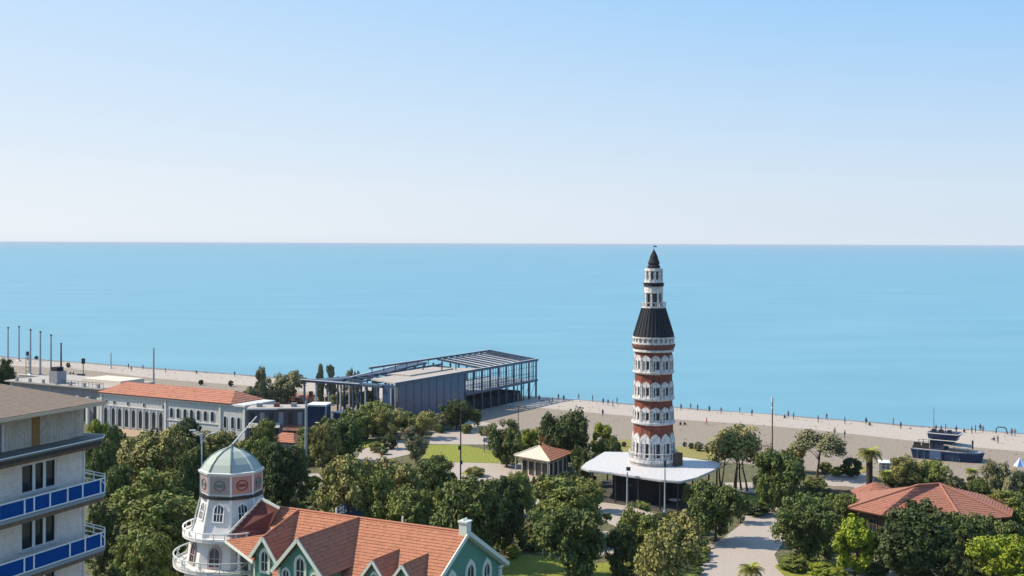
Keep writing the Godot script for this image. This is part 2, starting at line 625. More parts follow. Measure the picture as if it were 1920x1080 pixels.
	for p in [
		[Vector2(21.4, -142.34), Vector2(24.75, -157.28), Vector2(28.45, -162.44), Vector2(33.69, -173.11), Vector2(35.78, -182.23), Vector2(39.84, -183.78), Vector2(42.58, -180.16), Vector2(38.7, -166.18), Vector2(33.98, -154.72), Vector2(33.41, -149.09), Vector2(34.09, -142.51)],
		[Vector2(-28.94, -230.45), Vector2(-27.34, -237.82), Vector2(-23.4, -243.05), Vector2(-16.68, -245.86), Vector2(-16.08, -257.13), Vector2(-15.19, -269.49), Vector2(-6.81, -269.7), Vector2(-1.72, -261.97), Vector2(-2.7, -246.18), Vector2(-1.34, -238.38), Vector2(-16.83, -238.68), Vector2(-17.08, -230.7), Vector2(-23.75, -220.38), Vector2(-24.36, -212.04), Vector2(-28.28, -216.05)],
		[Vector2(-10.98, -219.56), Vector2(1.31, -218.74), Vector2(4.87, -212.61), Vector2(4.08, -201.19), Vector2(-4.16, -201.94), Vector2(-10.13, -202.74)],
		[Vector2(35.76, -201.32), Vector2(43.22, -201.91), Vector2(49.99, -196.76), Vector2(48.76, -186.97), Vector2(44.35, -187.67), Vector2(39.48, -192.38), Vector2(35.14, -193.96)],
		[Vector2(-35.37, -197.82), Vector2(-36.81, -207.87), Vector2(-31.65, -207.97), Vector2(-28.26, -199.71), Vector2(-30.58, -195.32)],
		[Vector2(-2.24, -178.71), Vector2(0.48, -187.7), Vector2(4.32, -187.77), Vector2(4.84, -176.03), Vector2(0.15, -173.24)],
		[Vector2(11.93, -176.83), Vector2(14.12, -187.16), Vector2(18.74, -181.94), Vector2(25.94, -170.69), Vector2(23.03, -162.94), Vector2(16.36, -165.84)],
		[Vector2(11.43, -166.99), Vector2(17.23, -167.08), Vector2(15.94, -154.46), Vector2(10.58, -154.39)],
		[Vector2(51.82, -201.17), Vector2(55.05, -208.65), Vector2(61.48, -209.74), Vector2(62.1, -205), Vector2(58.27, -195.2), Vector2(53.09, -198.54)],
		[Vector2(44.52, -142.64), Vector2(46.96, -148.78), Vector2(48.56, -148.8), Vector2(47.33, -142.68)],
		[Vector2(16.54, -216.93), Vector2(18.38, -227.94), Vector2(23.58, -229.21), Vector2(21.37, -217.03)],
		[Vector2(-52.4, -254.82), Vector2(-45.44, -256.44), Vector2(-23.09, -261.46), Vector2(-17.83, -252.75), Vector2(-30.08, -242.9), Vector2(-46.78, -239.93)]]:
		structure("paved_path", sheet(p, 0.02), paving)
	for p in [
		[Vector2(-16.6, -221.61), Vector2(-16.32, -237.43), Vector2(-10.23, -238.19), Vector2(-2.51, -229.83), Vector2(-1.24, -221.92), Vector2(-1.99, -218.14), Vector2(-10.56, -219.03)],
		[Vector2(-30.8, -235.25), Vector2(-30.11, -244.89), Vector2(-26.49, -245.64), Vector2(-24.94, -239.13), Vector2(-26.91, -234.1)],
		[Vector2(-3.64, -142.02), Vector2(-1.88, -151.62), Vector2(2.2, -154.27), Vector2(9.46, -149.75), Vector2(15.35, -151.34), Vector2(14.69, -142.26)],
		[Vector2(35.11, -189.08), Vector2(37.77, -191.54), Vector2(41.52, -189.19), Vector2(40.17, -184.53), Vector2(36.37, -185.23)],
		[Vector2(-9.12, -208.4), Vector2(-6.27, -212.39), Vector2(-5.04, -208.48), Vector2(-6.27, -206.07)],
		[Vector2(32.74, -149.08), Vector2(37.29, -154.76), Vector2(42.06, -149.7), Vector2(39.43, -142.58), Vector2(33.08, -142.5)]]:
		structure("lawn", sheet(p, 0.045), grass)
	for p in [
		[Vector2(17.35, -233.23), Vector2(19.67, -244.01), Vector2(24.8, -245.45), Vector2(23.17, -229.2)],
		[Vector2(30.78, -228.2), Vector2(32.32, -236.6), Vector2(38.87, -235.51), Vector2(39.75, -222.75), Vector2(33.79, -222.63)],
		[Vector2(1.7, -233.5), Vector2(2.88, -246.3), Vector2(7.81, -246.41), Vector2(7.41, -233.62)],
		[Vector2(56.31, -210.62), Vector2(62.11, -217.83), Vector2(65.37, -215.82), Vector2(60.64, -208.76)]]:
		structure("dry_grass", sheet(p, 0.07), dry)
	for p in [
		[Vector2(-82.66, -247.09), Vector2(-86.96, -259.93), Vector2(-73.1, -254.34), Vector2(-70.32, -244.66)],
		[Vector2(39.28, -146.75), Vector2(44.2, -154.86), Vector2(48.4, -153.34), Vector2(48.58, -149.29), Vector2(44.3, -146.1)]]:
		structure("bare_earth", sheet(p, 0.095), earth)


func edge(s: float, k: int, rows: Array) -> float:
	var t: float = rows[k][0]
	if k == 1: t += 2.6 * sin(s * 0.031) + 1.5 * sin(s * 0.083 + 1.0)
	if k == 3:
		t += 0.6 * sin(s * 0.11) + 0.5 * sin(s * 0.27 + 2.0)
		if s < 20.0: t -= 2.2
	return t


func apartment_block() -> void:
	var t := thing("apartment_block", "tall pale apartment block with blue-panelled balconies and a flat brown roof", "building", Vector3(-24.06, 0, -67.5), deg_to_rad(68.0))
	var core := MB.new()
	core.box(Vector3(-8, 14.2, -5.3), Vector3(15.96, 28.4, 9.98))
	core.box(Vector3(-8, 30.0, -5.3), Vector3(15.96, 1.9, 9.98))
	part("wall", core, M.siding, t)
	var low := MB.new()
	low.box(Vector3(-8, 8.2, -0.15), Vector3(16, 16.4, 0.3))
	part("lower_wall", low, M.siding, t)
	# storeys: a front wall with real openings
	for y0 in [16.95, 19.95, 22.95, 25.95]:
		var w := MB.new()
		var top: float = 28.6 if y0 > 25.0 else y0 + 2.62
		var x0 := -16.0
		for wx in [-11.5, -4.62]:
			w.box(Vector3((x0 + wx) / 2, (y0 - 0.38 + top) / 2, -0.15), Vector3(wx - x0, top - y0 + 0.38, 0.3))
			w.box(Vector3(wx + 1.265, (y0 - 0.38 + y0 + 0.72) / 2, -0.15), Vector3(2.53, 1.10, 0.3))
			w.box(Vector3(wx + 1.265, (y0 + 2.24 + top) / 2, -0.15), Vector3(2.53, top - y0 - 2.24, 0.3))
			x0 = wx + 2.53
		w.box(Vector3(x0 / 2, (y0 - 0.38 + top) / 2, -0.15), Vector3(-x0, top - y0 + 0.38, 0.3))
		part("front_wall", w, M.siding, t)
		for wx in [-11.5, -4.62]:
			var f := MB.new()
			for x in [0.04, 0.92, 1.69, 2.49]:
				f.box(Vector3(x, 0.76, -0.09), Vector3(0.20 if x > 0.5 and x < 2.0 else 0.08, 1.52, 0.1))
			f.box(Vector3(1.265, 0.03, -0.088), Vector3(2.53, 0.06, 0.11))
			f.box(Vector3(1.265, 1.49, -0.088), Vector3(2.53, 0.06, 0.11))
			f.box(Vector3(1.265, -0.03, 0.03), Vector3(2.75, 0.06, 0.18))
			var win := part("window", f, M.white, t, Transform3D(Basis(), Vector3(wx, y0 + 0.72, 0)))
			for k in 3:
				var b := MB.new()
				var c: float = [0.45, 1.305, 2.12][k]
				var ww: float = [0.74, 0.57, 0.66][k]
				for e in [-1, 1]:
					b.box(Vector3(c + e * (ww / 2 - 0.03), 0.76, -0.10), Vector3(0.06, 1.4, 0.06))
					b.box(Vector3(c, 0.76 + e * 0.67, -0.10), Vector3(ww - 0.12, 0.06, 0.06))
				part("dark_sash", b, M.black, win)
				box_part("pane", Vector3(c, 0.76, -0.13), Vector3(ww - 0.04, 1.38, 0.02), M.apt_pane, win)
				box_part("curtain", Vector3(c + 0.05, 0.76, -0.24), Vector3(ww * 0.6, 1.36, 0.03), M.curtain, win)
	box_part("corner_trim", Vector3(0.02, 22.0, 0.0), Vector3(0.1, 13.2, 0.1), M.white, t)
	# balconies
	var plan := [Vector2(-16, 0.003), Vector2(-16, 1.45), Vector2(0.1, 1.45), Vector2(0.4, 1.22), Vector2(1.0, -0.9), Vector2(0.003, -0.9), Vector2(0.003, 0.003)]
	var outline := [Vector2(-16, 1.41), Vector2(0.08, 1.41), Vector2(0.36, 1.2), Vector2(0.94, -0.88)]
	var post_sets := [[-13.5, -10.5, -7.6, -5.88, -5.22, -4.09, -2.8, -1.66, -0.25], [-13.0, -9.5, -5.88, -5.22, -2.62, -1.45, -0.2], [-13.0, -9.5, -5.88, -3.2, -1.6, -0.2]]
	var deck_levels := [25.95, 22.95, 19.95]
	for k in 3:
		var y: float = deck_levels[k]
		var d := MB.new()
		d.prism(plan, y - 0.16, y)
		var bal := part("balcony_deck", d, M.deck_grey, t)
		var inset := []
		for q in plan: inset.append(q + Vector2(-0.06 if q.x > 0.0 else 0.0, -0.06 if q.y > 1.0 else 0.0))
		var s := MB.new()
		s.prism(inset, y - 0.4, y - 0.163)
		part("timber_edge", s, M.wood, bal)
		rail_run("bottom_rail", outline, y + 0.07, 0.06, M.rail, bal)
		rail_run("top_rail", outline, y + 0.86, 0.06, M.rail, bal)
		var back := [Vector2(0.36, 1.2), Vector2(0.94, -0.88), Vector2(0.003, -0.88)]
		for yy in [0.32, 0.58, 1.02]:
			rail_run("end_rail", back, y + yy, 0.045, M.rail, bal)
		var xs: Array = post_sets[k]
		for x in xs:
			box_part("post", Vector3(x, y + 0.46, 1.41), Vector3(0.09, 0.78, 0.07), M.rail, bal)
		for i in xs.size() - 1:
			box_part("blue_panel", Vector3((xs[i] + xs[i + 1]) / 2, y + 0.465, 1.40), Vector3(xs[i + 1] - xs[i] - 0.1, 0.70, 0.03), M.blue, bal)
		var e := MB.new()
		e.beam(Vector3(-0.2, y + 0.465, 1.395), Vector3(0.06, y + 0.465, 1.395), 0.03, 0.70)
		e.beam(Vector3(0.07, y + 0.465, 1.39), Vector3(0.34, y + 0.465, 1.19), 0.03, 0.70)
		part("blue_panel", e, M.blue, bal)
		for q in [Vector2(0.08, 1.41), Vector2(0.36, 1.2), Vector2(0.65, 0.16), Vector2(0.94, -0.88)]:
			box_part("post", Vector3(q.x, y + 0.54, q.y), Vector3(0.05, 1.0, 0.05), M.rail, bal)
		var br := MB.new()
		br.beam(Vector3(-0.2, y + 0.80, 1.44), Vector3(0.06, y + 0.5, 1.44), 0.04, 0.04)
		part("brace", br, M.rail, bal)
	# terrace slab under the attic, its black gutter and pale lip
	var tp := [Vector2(-16, 0.003), Vector2(-16, 1.45), Vector2(-0.1, 1.45), Vector2(0.7, 0.9), Vector2(0.7, -0.8), Vector2(0.003, -0.8), Vector2(0.003, 0.003)]
	var tb := MB.new()
	tb.prism(tp, 28.97, 29.1)
	var terrace := part("terrace_slab", tb, M.terrace, t)
	var ti := []
	for q in tp: ti.append(q + Vector2(-0.09 if q.x > 0.01 else 0.0, -0.09 if q.y > 0.5 else 0.0))
	var tk := MB.new()
	tk.prism(ti, 28.74, 28.967)
	part("gutter", tk, M.black, terrace)
	var tw := MB.new()
	var ti2 := []
	for q in tp: ti2.append(q + Vector2(-0.16 if q.x > 0.01 else 0.0, -0.2 if q.y > 0.5 else 0.0))
	tw.prism(ti2, 28.56, 28.737)
	part("timber_edge", tw, M.wood, terrace)
	rail_run("metal_lip", [Vector2(-16, 1.45), Vector2(-0.1, 1.45), Vector2(0.7, 0.9), Vector2(0.7, -0.8)], 29.1, 0.05, M.rail, terrace)
	# attic storey
	var aw := MB.new()
	aw.box(Vector3(-2.93, 30.04, -0.15), Vector3(5.86, 1.86, 0.3))
	aw.box(Vector3(-12.0, 30.04, -0.15), Vector3(8.0, 1.86, 0.3))
	aw.box(Vector3(-6.93, 30.75, -0.15), Vector3(2.14, 0.44, 0.3))
	var attic := part("attic_wall", aw, M.attic, t)
	var af := MB.new()
	for x in [-7.95, -6.9, -5.91]: af.box(Vector3(x, 29.82, -0.06), Vector3(0.1, 1.40, 0.14))
	var awin := part("window", af, M.white, attic)
	box_part("pane", Vector3(-6.93, 29.82, -0.12), Vector3(2.0, 1.38, 0.03), M.apt_pane, awin)
	box_part("rust_stained_pier", Vector3(-3.62, 30.02, 0.012), Vector3(0.56, 1.86, 0.03), M.rust, attic)
	# roof
	var r := MB.new()
	r.slab([Vector3(-16, 31.22, 1.5), Vector3(0.05, 31.12, 1.5), Vector3(0.6, 31.95, -10.5), Vector3(-16, 31.95, -10.5)], 0.1)
	var roof := part("roof", r, M.bitumen, t)
	var fa := MB.new()
	fa.beam(Vector3(-16, 31.10, 1.53), Vector3(0.05, 31.0, 1.53), 0.06, 0.16)
	fa.beam(Vector3(0.08, 31.0, 1.5), Vector3(0.63, 31.83, -10.5), 0.06, 0.16)
	part("fascia", fa, M.cream, roof)
	var so := MB.new()
	so.slab([Vector3(-16, 31.0, 1.42), Vector3(-0.03, 30.98, 1.42), Vector3(0.5, 31.6, -10.0), Vector3(-16, 31.6, -10.0)], 0.05)
	part("soffit", so, M.wood, roof)


func gable_planes(rx: float, ry: float, z0: float, z1: float, half: float, drop: float, back := Vector3.ZERO) -> Array:
	var f := Vector3(rx, ry, z1)
	var b := Vector3(rx, ry, z0) + back
	var r := Vector3(half, -drop, 0)
	var l := Vector3(-half, -drop, 0)
	return [[f, f + r, b + r, b], [f + l, f, b, b + l]]


func verge_boards(f: Vector3, half: float, drop: float, parent: Node3D, tall := 0.34) -> void:
	for e in [-1.0, 1.0]:
		var b := MB.new()
		b.beam(f + Vector3(0.0, 0.04, 0.05), f + Vector3(e * half * 1.03, -drop * 1.03 + 0.04, 0.05), 0.12, tall)
		part("verge_board", b, M.trim, parent)


func green_house() -> void:
	var t := thing("green_house", "large green house with steep red tiled roofs, gables, dormers and a white chimney", "house", Vector3(-4.7, 0, -120.4), deg_to_rad(-27.9))
	var w := MB.new()
	w.box(Vector3(-8.9, 3.1, 0), Vector3(17.2, 6.2, 15.0))
	w.box(Vector3(-20.5, 3.1, -2.6), Vector3(6.0, 6.2, 9.8))
	w.box(Vector3(-12.8, 3.8, 8.3), Vector3(5.4, 7.6, 2.9))
	w.box(Vector3(-19.6, 3.7, 5.6), Vector3(3.0, 7.4, 2.8))
	var wall := part("wall", w, M.green, t)
	var side := Basis(Vector3.UP, PI / 2)
	var g := MB.new()
	g.plate([Vector2(-7.5, 0), Vector2(7.5, 0), Vector2(7.5, 6.35), Vector2(0, 10.8), Vector2(-7.5, 6.35)], -0.3, 0.0)
	var gable := part("gable_wall", g, M.green, t, Transform3D(side, Vector3(0.02, 0, 0)))
	for k in [[-4.6, 7.45, 2.0, 3.0], [-1.2, 8.1, 2.1, 3.2], [2.5, 7.9, 2.0, 3.1], [5.6, 6.3, 1.5, 2.4]]:
		window(gable, Transform3D(Basis(), Vector3(-k[0], k[1] - k[3], 0.0)), k[2], k[3], 1.25, 0.42, M.trim, 1)
	var cornice := MB.new()
	cornice.box(Vector3(0.14, 5.85, -7.6), Vector3(0.28, 0.3, 1.0))
	cornice.box(Vector3(0.14, 2.8, -7.35), Vector3(0.22, 5.6, 0.5))
	part("corner_pilaster", cornice, M.trim, t)
	# roofs
	var main := [[Vector3(-17.6, 6.1, 8.2), Vector3(0.55, 6.1, 8.2), Vector3(0.55, 11, 0), Vector3(-23.9, 11, 0), Vector3(-22.6, 9.5, 2.51)],
		[Vector3(0.55, 6.1, -8.2), Vector3(-23.9, 6.1, -8.2), Vector3(-23.9, 11, 0), Vector3(0.55, 11, 0)]]
	var roof := tiled_roof(main, 0.42, 0.42, M.tile_base, M.tile, t, 1)
	var a := tiled_roof(gable_planes(-12.8, 11.02, 0.0, 10.4, 3.1, 3.4), 0.42, 0.42, M.tile_base, M.tile, t, 2, "gable_roof")
	verge_boards(Vector3(-12.8, 10.92, 10.4), 3.1, 3.4, a)
	var b := tiled_roof(gable_planes(-19.5, 9.8, 0.0, 7.5, 1.75, 2.3, Vector3(-1.2, 1.2, 0)), 0.42, 0.42, M.tile_base, M.tile, t, 3, "gable_roof")
	verge_boards(Vector3(-19.5, 9.7, 7.5), 1.75, 2.3, b)
	for x in [-5.8, -2.4]:
		var d := tiled_roof(gable_planes(x, 9.2, 2.6, 7.7, 1.45, 1.85), 0.42, 0.42, M.tile_base, M.tile, t, int(10 + x), "dormer_roof")
		verge_boards(Vector3(x, 9.1, 7.7), 1.45, 1.85, d, 0.26)
		var dw := MB.new()
		dw.plate([Vector2(-1.2, -3.2), Vector2(1.2, -3.2), Vector2(1.2, -1.7), Vector2(0, -0.2), Vector2(-1.2, -1.7)], -1.2, 0.0)
		var dormer := part("dormer_wall", dw, M.green, t, Transform3D(Basis(), Vector3(x, 9.2, 7.3)))
		window(dormer, Transform3D(Basis(), Vector3(0, -2.75, 0)), 1.0, 1.7, 0.7, 0.22, M.trim, 1)
	var rd := MB.new()
	rd.tube(Vector3(-23.9, 11.06, 0), Vector3(0.55, 11.06, 0), 0.14, 0.14, 6)
	rd.tube(Vector3(-12.8, 11.08, 0), Vector3(-12.8, 11.08, 10.3), 0.12, 0.12, 6)
	rd.tube(Vector3(-20.7, 11.05, 0.2), Vector3(-19.5, 9.86, 7.4), 0.11, 0.11, 6)
	for x in [-5.8, -2.4]: rd.tube(Vector3(x, 9.24, 2.8), Vector3(x, 9.24, 7.6), 0.1, 0.1, 6)
	part("ridge_tile", rd, M.tile, roof)
	for e in [-1.0, 1.0]:
		var vb := MB.new()
		vb.beam(Vector3(0.6, 11.0, 0), Vector3(0.6, 5.95, e * 8.45), 0.14, 0.42)
		part("verge_board", vb, M.trim, roof)
		var sf := MB.new()
		sf.beam(Vector3(0.28, 10.68, 0), Vector3(0.28, 5.75, e * 8.2), 0.52, 0.06)
		part("verge_soffit", sf, M.trim, roof)
	# cross gables
	var ga := MB.new()
	ga.plate([Vector2(-2.7, 0), Vector2(2.7, 0), Vector2(2.7, 7.75), Vector2(0, 10.7), Vector2(-2.7, 7.75)], -0.25, 0.0)
	var fa := part("gable_wall", ga, M.green, t, Transform3D(Basis(), Vector3(-12.8, 0, 9.85)))
	window(fa, Transform3D(Basis(), Vector3(0, 6.5, 0)), 1.5, 3.0, 0.9, 0.3, M.trim, 1)
	for e in [-1.0, 1.0]:
		window(fa, Transform3D(Basis(), Vector3(e * 1.75, 5.6, 0)), 1.1, 2.4, 0.6, 0.2, M.trim, 1)
		box_part("corner_board", Vector3(e * 2.6, 3.9, 0.03), Vector3(0.25, 7.8, 0.08), M.trim, fa)
	var gb := MB.new()
	gb.plate([Vector2(-1.45, 0), Vector2(1.45, 0), Vector2(1.45, 7.75), Vector2(0, 9.55), Vector2(-1.45, 7.75)], -0.25, 0.0)
	var fb := part("gable_wall", gb, M.green, t, Transform3D(Basis(), Vector3(-19.5, 0, 7.1)))
	window(fb, Transform3D(Basis(), Vector3(0, 6.0, 0)), 1.4, 2.7, 0.8, 0.3, M.trim, 1)
	for e in [-1.0, 1.0]:
		box_part("corner_board", Vector3(e * 1.35, 3.8, 0.03), Vector3(0.2, 7.6, 0.08), M.trim, fb)
	# left wing beside the turret: dark steep slope above a lower tiled skirt
	var dark := [Vector3(-24.11, 12.3, 2.14), Vector3(-26.56, 8.5, 4.87), Vector3(-23, 8.6, 2.85), Vector3(-21.71, 11.5, 2.05)]
	var mr := tiled_roof([dark], 0.42, 0.42, M.maroon, M.maroon, t, 5, "steep_roof")
	mr.set_meta("label", "dark maroon shingled slope")
	var tv := MB.new()
	tv.beam(dark[0], dark[1], 0.16, 0.3)
	tv.beam(dark[0], dark[3], 0.14, 0.26)
	part("verge_board", tv, M.trim, mr)
	var skirt := [Vector3(-26.16, 8.3, 5.57), Vector3(-20.3, 7.35, 8.04), Vector3(-22.21, 8.9, 3.02)]
	var sr := tiled_roof([skirt], 0.42, 0.42, M.tile_base, M.tile, t, 6, "skirt_roof")
	var se := MB.new()
	se.beam(skirt[0] - Vector3(0, 0.1, 0), skirt[1] - Vector3(0, 0.1, 0), 0.14, 0.28)
	part("eaves_board", se, M.trim, sr)
	# white porch under the skirt roof
	var po := MB.new()
	po.box(Vector3(-25.4, 3.9, 2.2), Vector3(4.0, 7.8, 3.6))
	var porch := part("porch_wall", po, M.offwhite, t)
	for x in [-26.9, -25.4, -23.9]:
		box_part("porch_post", Vector3(x, 3.7, 4.15), Vector3(0.3, 7.4, 0.3), M.white, porch)
	for x in [-26.15, -24.65]:
		box_part("dark_opening", Vector3(x, 5.6, 4.03), Vector3(1.1, 2.8, 0.08), M.pane_dim, porch)
	box_part("porch_rail", Vector3(-25.4, 4.6, 4.2), Vector3(3.0, 0.14, 0.12), M.white, porch)
	# chimney
	var ch := MB.new()
	ch.box(Vector3(0.1, 11.3, 0), Vector3(0.9, 1.5, 0.9))
	ch.box(Vector3(0.1, 12.12, 0), Vector3(1.1, 0.16, 1.1))
	var cm := part("chimney", ch, M.trim, roof)
	for z in [-0.22, 0.22]:
		var p := MB.new()
		p.tube(Vector3(0.1, 12.2, z), Vector3(0.1, 12.42, z), 0.14, 0.11, 8)
		part("chimney_pot", p, M.trim, cm)
	for x in [-15.8, -7.4]:
		var vp := MB.new()
		vp.tube(Vector3(x, 10.9, -0.1), Vector3(x, 11.75, -0.1), 0.09, 0.09, 6)
		part("vent_pipe", vp, M.white, roof)


func ring_rail(parent: Node3D, r: float, y: float, tall: float, posts: int, mat_: Material, lattice := false) -> void:
	var fl := MB.new()
	fl.lathe([Vector2(0.5, y - 0.22), Vector2(r + 0.05, y - 0.22), Vector2(r + 0.05, y), Vector2(0.5, y)], 32)
	var deck := part("ring_balcony", fl, M.offwhite, parent)
	for yy in [tall, 0.12]:
		var b := MB.new()
		for i in 32:
			b.beam(Vector3(sin(TAU * i / 32), 0, cos(TAU * i / 32)) * r + Vector3(0, y + yy, 0), Vector3(sin(TAU * (i + 1) / 32), 0, cos(TAU * (i + 1) / 32)) * r + Vector3(0, y + yy, 0), 0.13, 0.13)
		part("handrail", b, mat_, deck)
	var post := MB.new()
	post.box(Vector3(0, tall / 2, 0), Vector3(0.09, tall, 0.09))
	if lattice:
		post.beam(Vector3(-0.6, 0.15, 0), Vector3(0.6, tall - 0.1, 0), 0.05, 0.06)
		post.beam(Vector3(0.6, 0.15, 0.02), Vector3(-0.6, tall - 0.1, 0.02), 0.05, 0.06)
	var pm := post.mesh()
	for i in posts:
		var a := TAU * (i + 0.5) / posts
		part("baluster", pm, mat_, deck, Transform3D(Basis(Vector3.UP, a), Vector3(sin(a) * r, y, cos(a) * r)))


func lighthouse_turret() -> void:
	var t := thing("lighthouse_turret", "white octagonal turret with a pale green ribbed dome and two ring balconies", "turret", Vector3(-31.0, 0, -133), 0.21)
	var b := MB.new()
	b.lathe([Vector2(5.4, 0), Vector2(4.9, 4.4), Vector2(4.55, 6.6), Vector2(4.3, 8.1)], 8)
	part("lower_wall", b, M.offwhite, t)
	var m := MB.new()
	m.lathe([Vector2(4.25, 8.1), Vector2(3.75, 9.6), Vector2(3.4, 11.2), Vector2(3.3, 12.1)], 8)
	part("wall", m, M.offwhite, t)
	for i in 8:
		var a := PI / 8 + TAU * i / 8
		var tilt := Basis(Vector3.UP, a) * Basis(Vector3.RIGHT, -0.235)
		window(t, Transform3D(tilt, Vector3(sin(a), 0, cos(a)) * 3.52 + Vector3(0, 9.7, 0)), 1.3, 2.1, 0.6, 0.14, M.white, 2)
		var low := Basis(Vector3.UP, a) * Basis(Vector3.RIGHT, -0.15)
		window(t, Transform3D(low, Vector3(sin(a), 0, cos(a)) * 4.52 + Vector3(0, 5.0, 0)), 1.5, 2.5, 0.8, 0.2, M.pinkish, 1, "door")
		var c := TAU * i / 8
		var rib := MB.new()
		rib.beam(Vector3(sin(c) * 4.3, 8.1, cos(c) * 4.3), Vector3(sin(c) * 3.32, 12.1, cos(c) * 3.32), 0.22, 0.16)
		part("corner_rib", rib, M.white, t)
	var bl := MB.new()
	bl.lathe([Vector2(3.32, 12.1), Vector2(3.42, 12.12), Vector2(3.42, 12.45), Vector2(3.3, 12.46)], 24)
	part("dark_band", bl, M.black, t)
	var dr := MB.new()
	dr.lathe([Vector2(0.2, 12.46), Vector2(3.3, 12.46), Vector2(3.3, 14.7), Vector2(0.2, 14.7)], 8)
	var drum := part("lantern_room", dr, M.offwhite, t)
	for i in 8:
		var a := PI / 8 + TAU * i / 8
		var p := MB.new()
		p.box(Vector3(0, 0, 0), Vector3(2.2, 1.8, 0.06))
		var pane := part("glass_panel", p, M.red_glass if i in [0, 1] else M.pinkish, drum, Transform3D(Basis(Vector3.UP, a), Vector3(sin(a), 0, cos(a)) * 3.09 + Vector3(0, 13.6, 0)))
		var ring := MB.new()
		for k in 12:
			var t0 := TAU * k / 12
			var t1 := TAU * (k + 1) / 12
			ring.beam(Vector3(cos(t0) * 0.62, sin(t0) * 0.55, 0.06), Vector3(cos(t1) * 0.62, sin(t1) * 0.55, 0.06), 0.09, 0.1)
		ring.beam(Vector3(-0.4, 0, 0.06), Vector3(0.4, 0, 0.06), 0.05, 0.3)
		part("porthole_frame", ring, M.copper_dark if i != 0 else M.deep_red, drum, Transform3D(Basis(Vector3.UP, a), Vector3(sin(a), 0, cos(a)) * 3.09 + Vector3(0, 13.6, 0)))
		var c := TAU * i / 8
		var mul := MB.new()
		mul.beam(Vector3(sin(c) * 3.3, 12.46, cos(c) * 3.3), Vector3(sin(c) * 3.3, 14.7, cos(c) * 3.3), 0.18, 0.18)
		part("mullion", mul, M.white, drum)
	# dome
	var ev := MB.new()
	ev.lathe([Vector2(0.3, 14.7), Vector2(3.55, 14.7), Vector2(3.6, 14.95), Vector2(3.2, 15.05), Vector2(0.3, 15.05)], 8)
	part("dome_eaves", ev, M.copper_pale, t)
	var prof := [Vector2(3.3, 15.05), Vector2(2.85, 15.75), Vector2(2.2, 16.4), Vector2(1.3, 16.95), Vector2(0.3, 17.3)]
	for i in 8:
		var c := TAU * i / 8
		var e := TAU * (i + 1) / 8
		var pl := MB.new()
		var rb := MB.new()
		for k in prof.size() - 1:
			var p: Vector2 = prof[k]
			var q: Vector2 = prof[k + 1]
			var v := [Vector3(sin(c) * p.x, p.y, cos(c) * p.x), Vector3(sin(e) * p.x, p.y, cos(e) * p.x), Vector3(sin(e) * q.x, q.y, cos(e) * q.x), Vector3(sin(c) * q.x, q.y, cos(c) * q.x)]
			pl.slab(v, 0.08)
			rb.beam(v[0], v[3], 0.14, 0.16)
		part("dome_panel", pl, M.copper, t)
		part("dome_rib", rb, M.copper_dark if i in [0, 7, 2] else M.copper_pale, t)
	var fin := MB.new()
	fin.lathe([Vector2(0.3, 17.25), Vector2(0.34, 17.4), Vector2(0.12, 17.6), Vector2(0.0, 17.75)], 10)
	part("finial", fin, M.copper_dark, t)
	var spar := MB.new()
	spar.tube(Vector3(0, 17.5, 0), Vector3(2.7, 20.2, -3.0), 0.1, 0.07, 6)
	part("spar", spar, M.copper_pale, t)
	ring_rail(t, 5.2, 8.1, 0.75, 28, M.white)
	ring_rail(t, 6.2, 4.9, 1.05, 18, M.copper_pale, true)


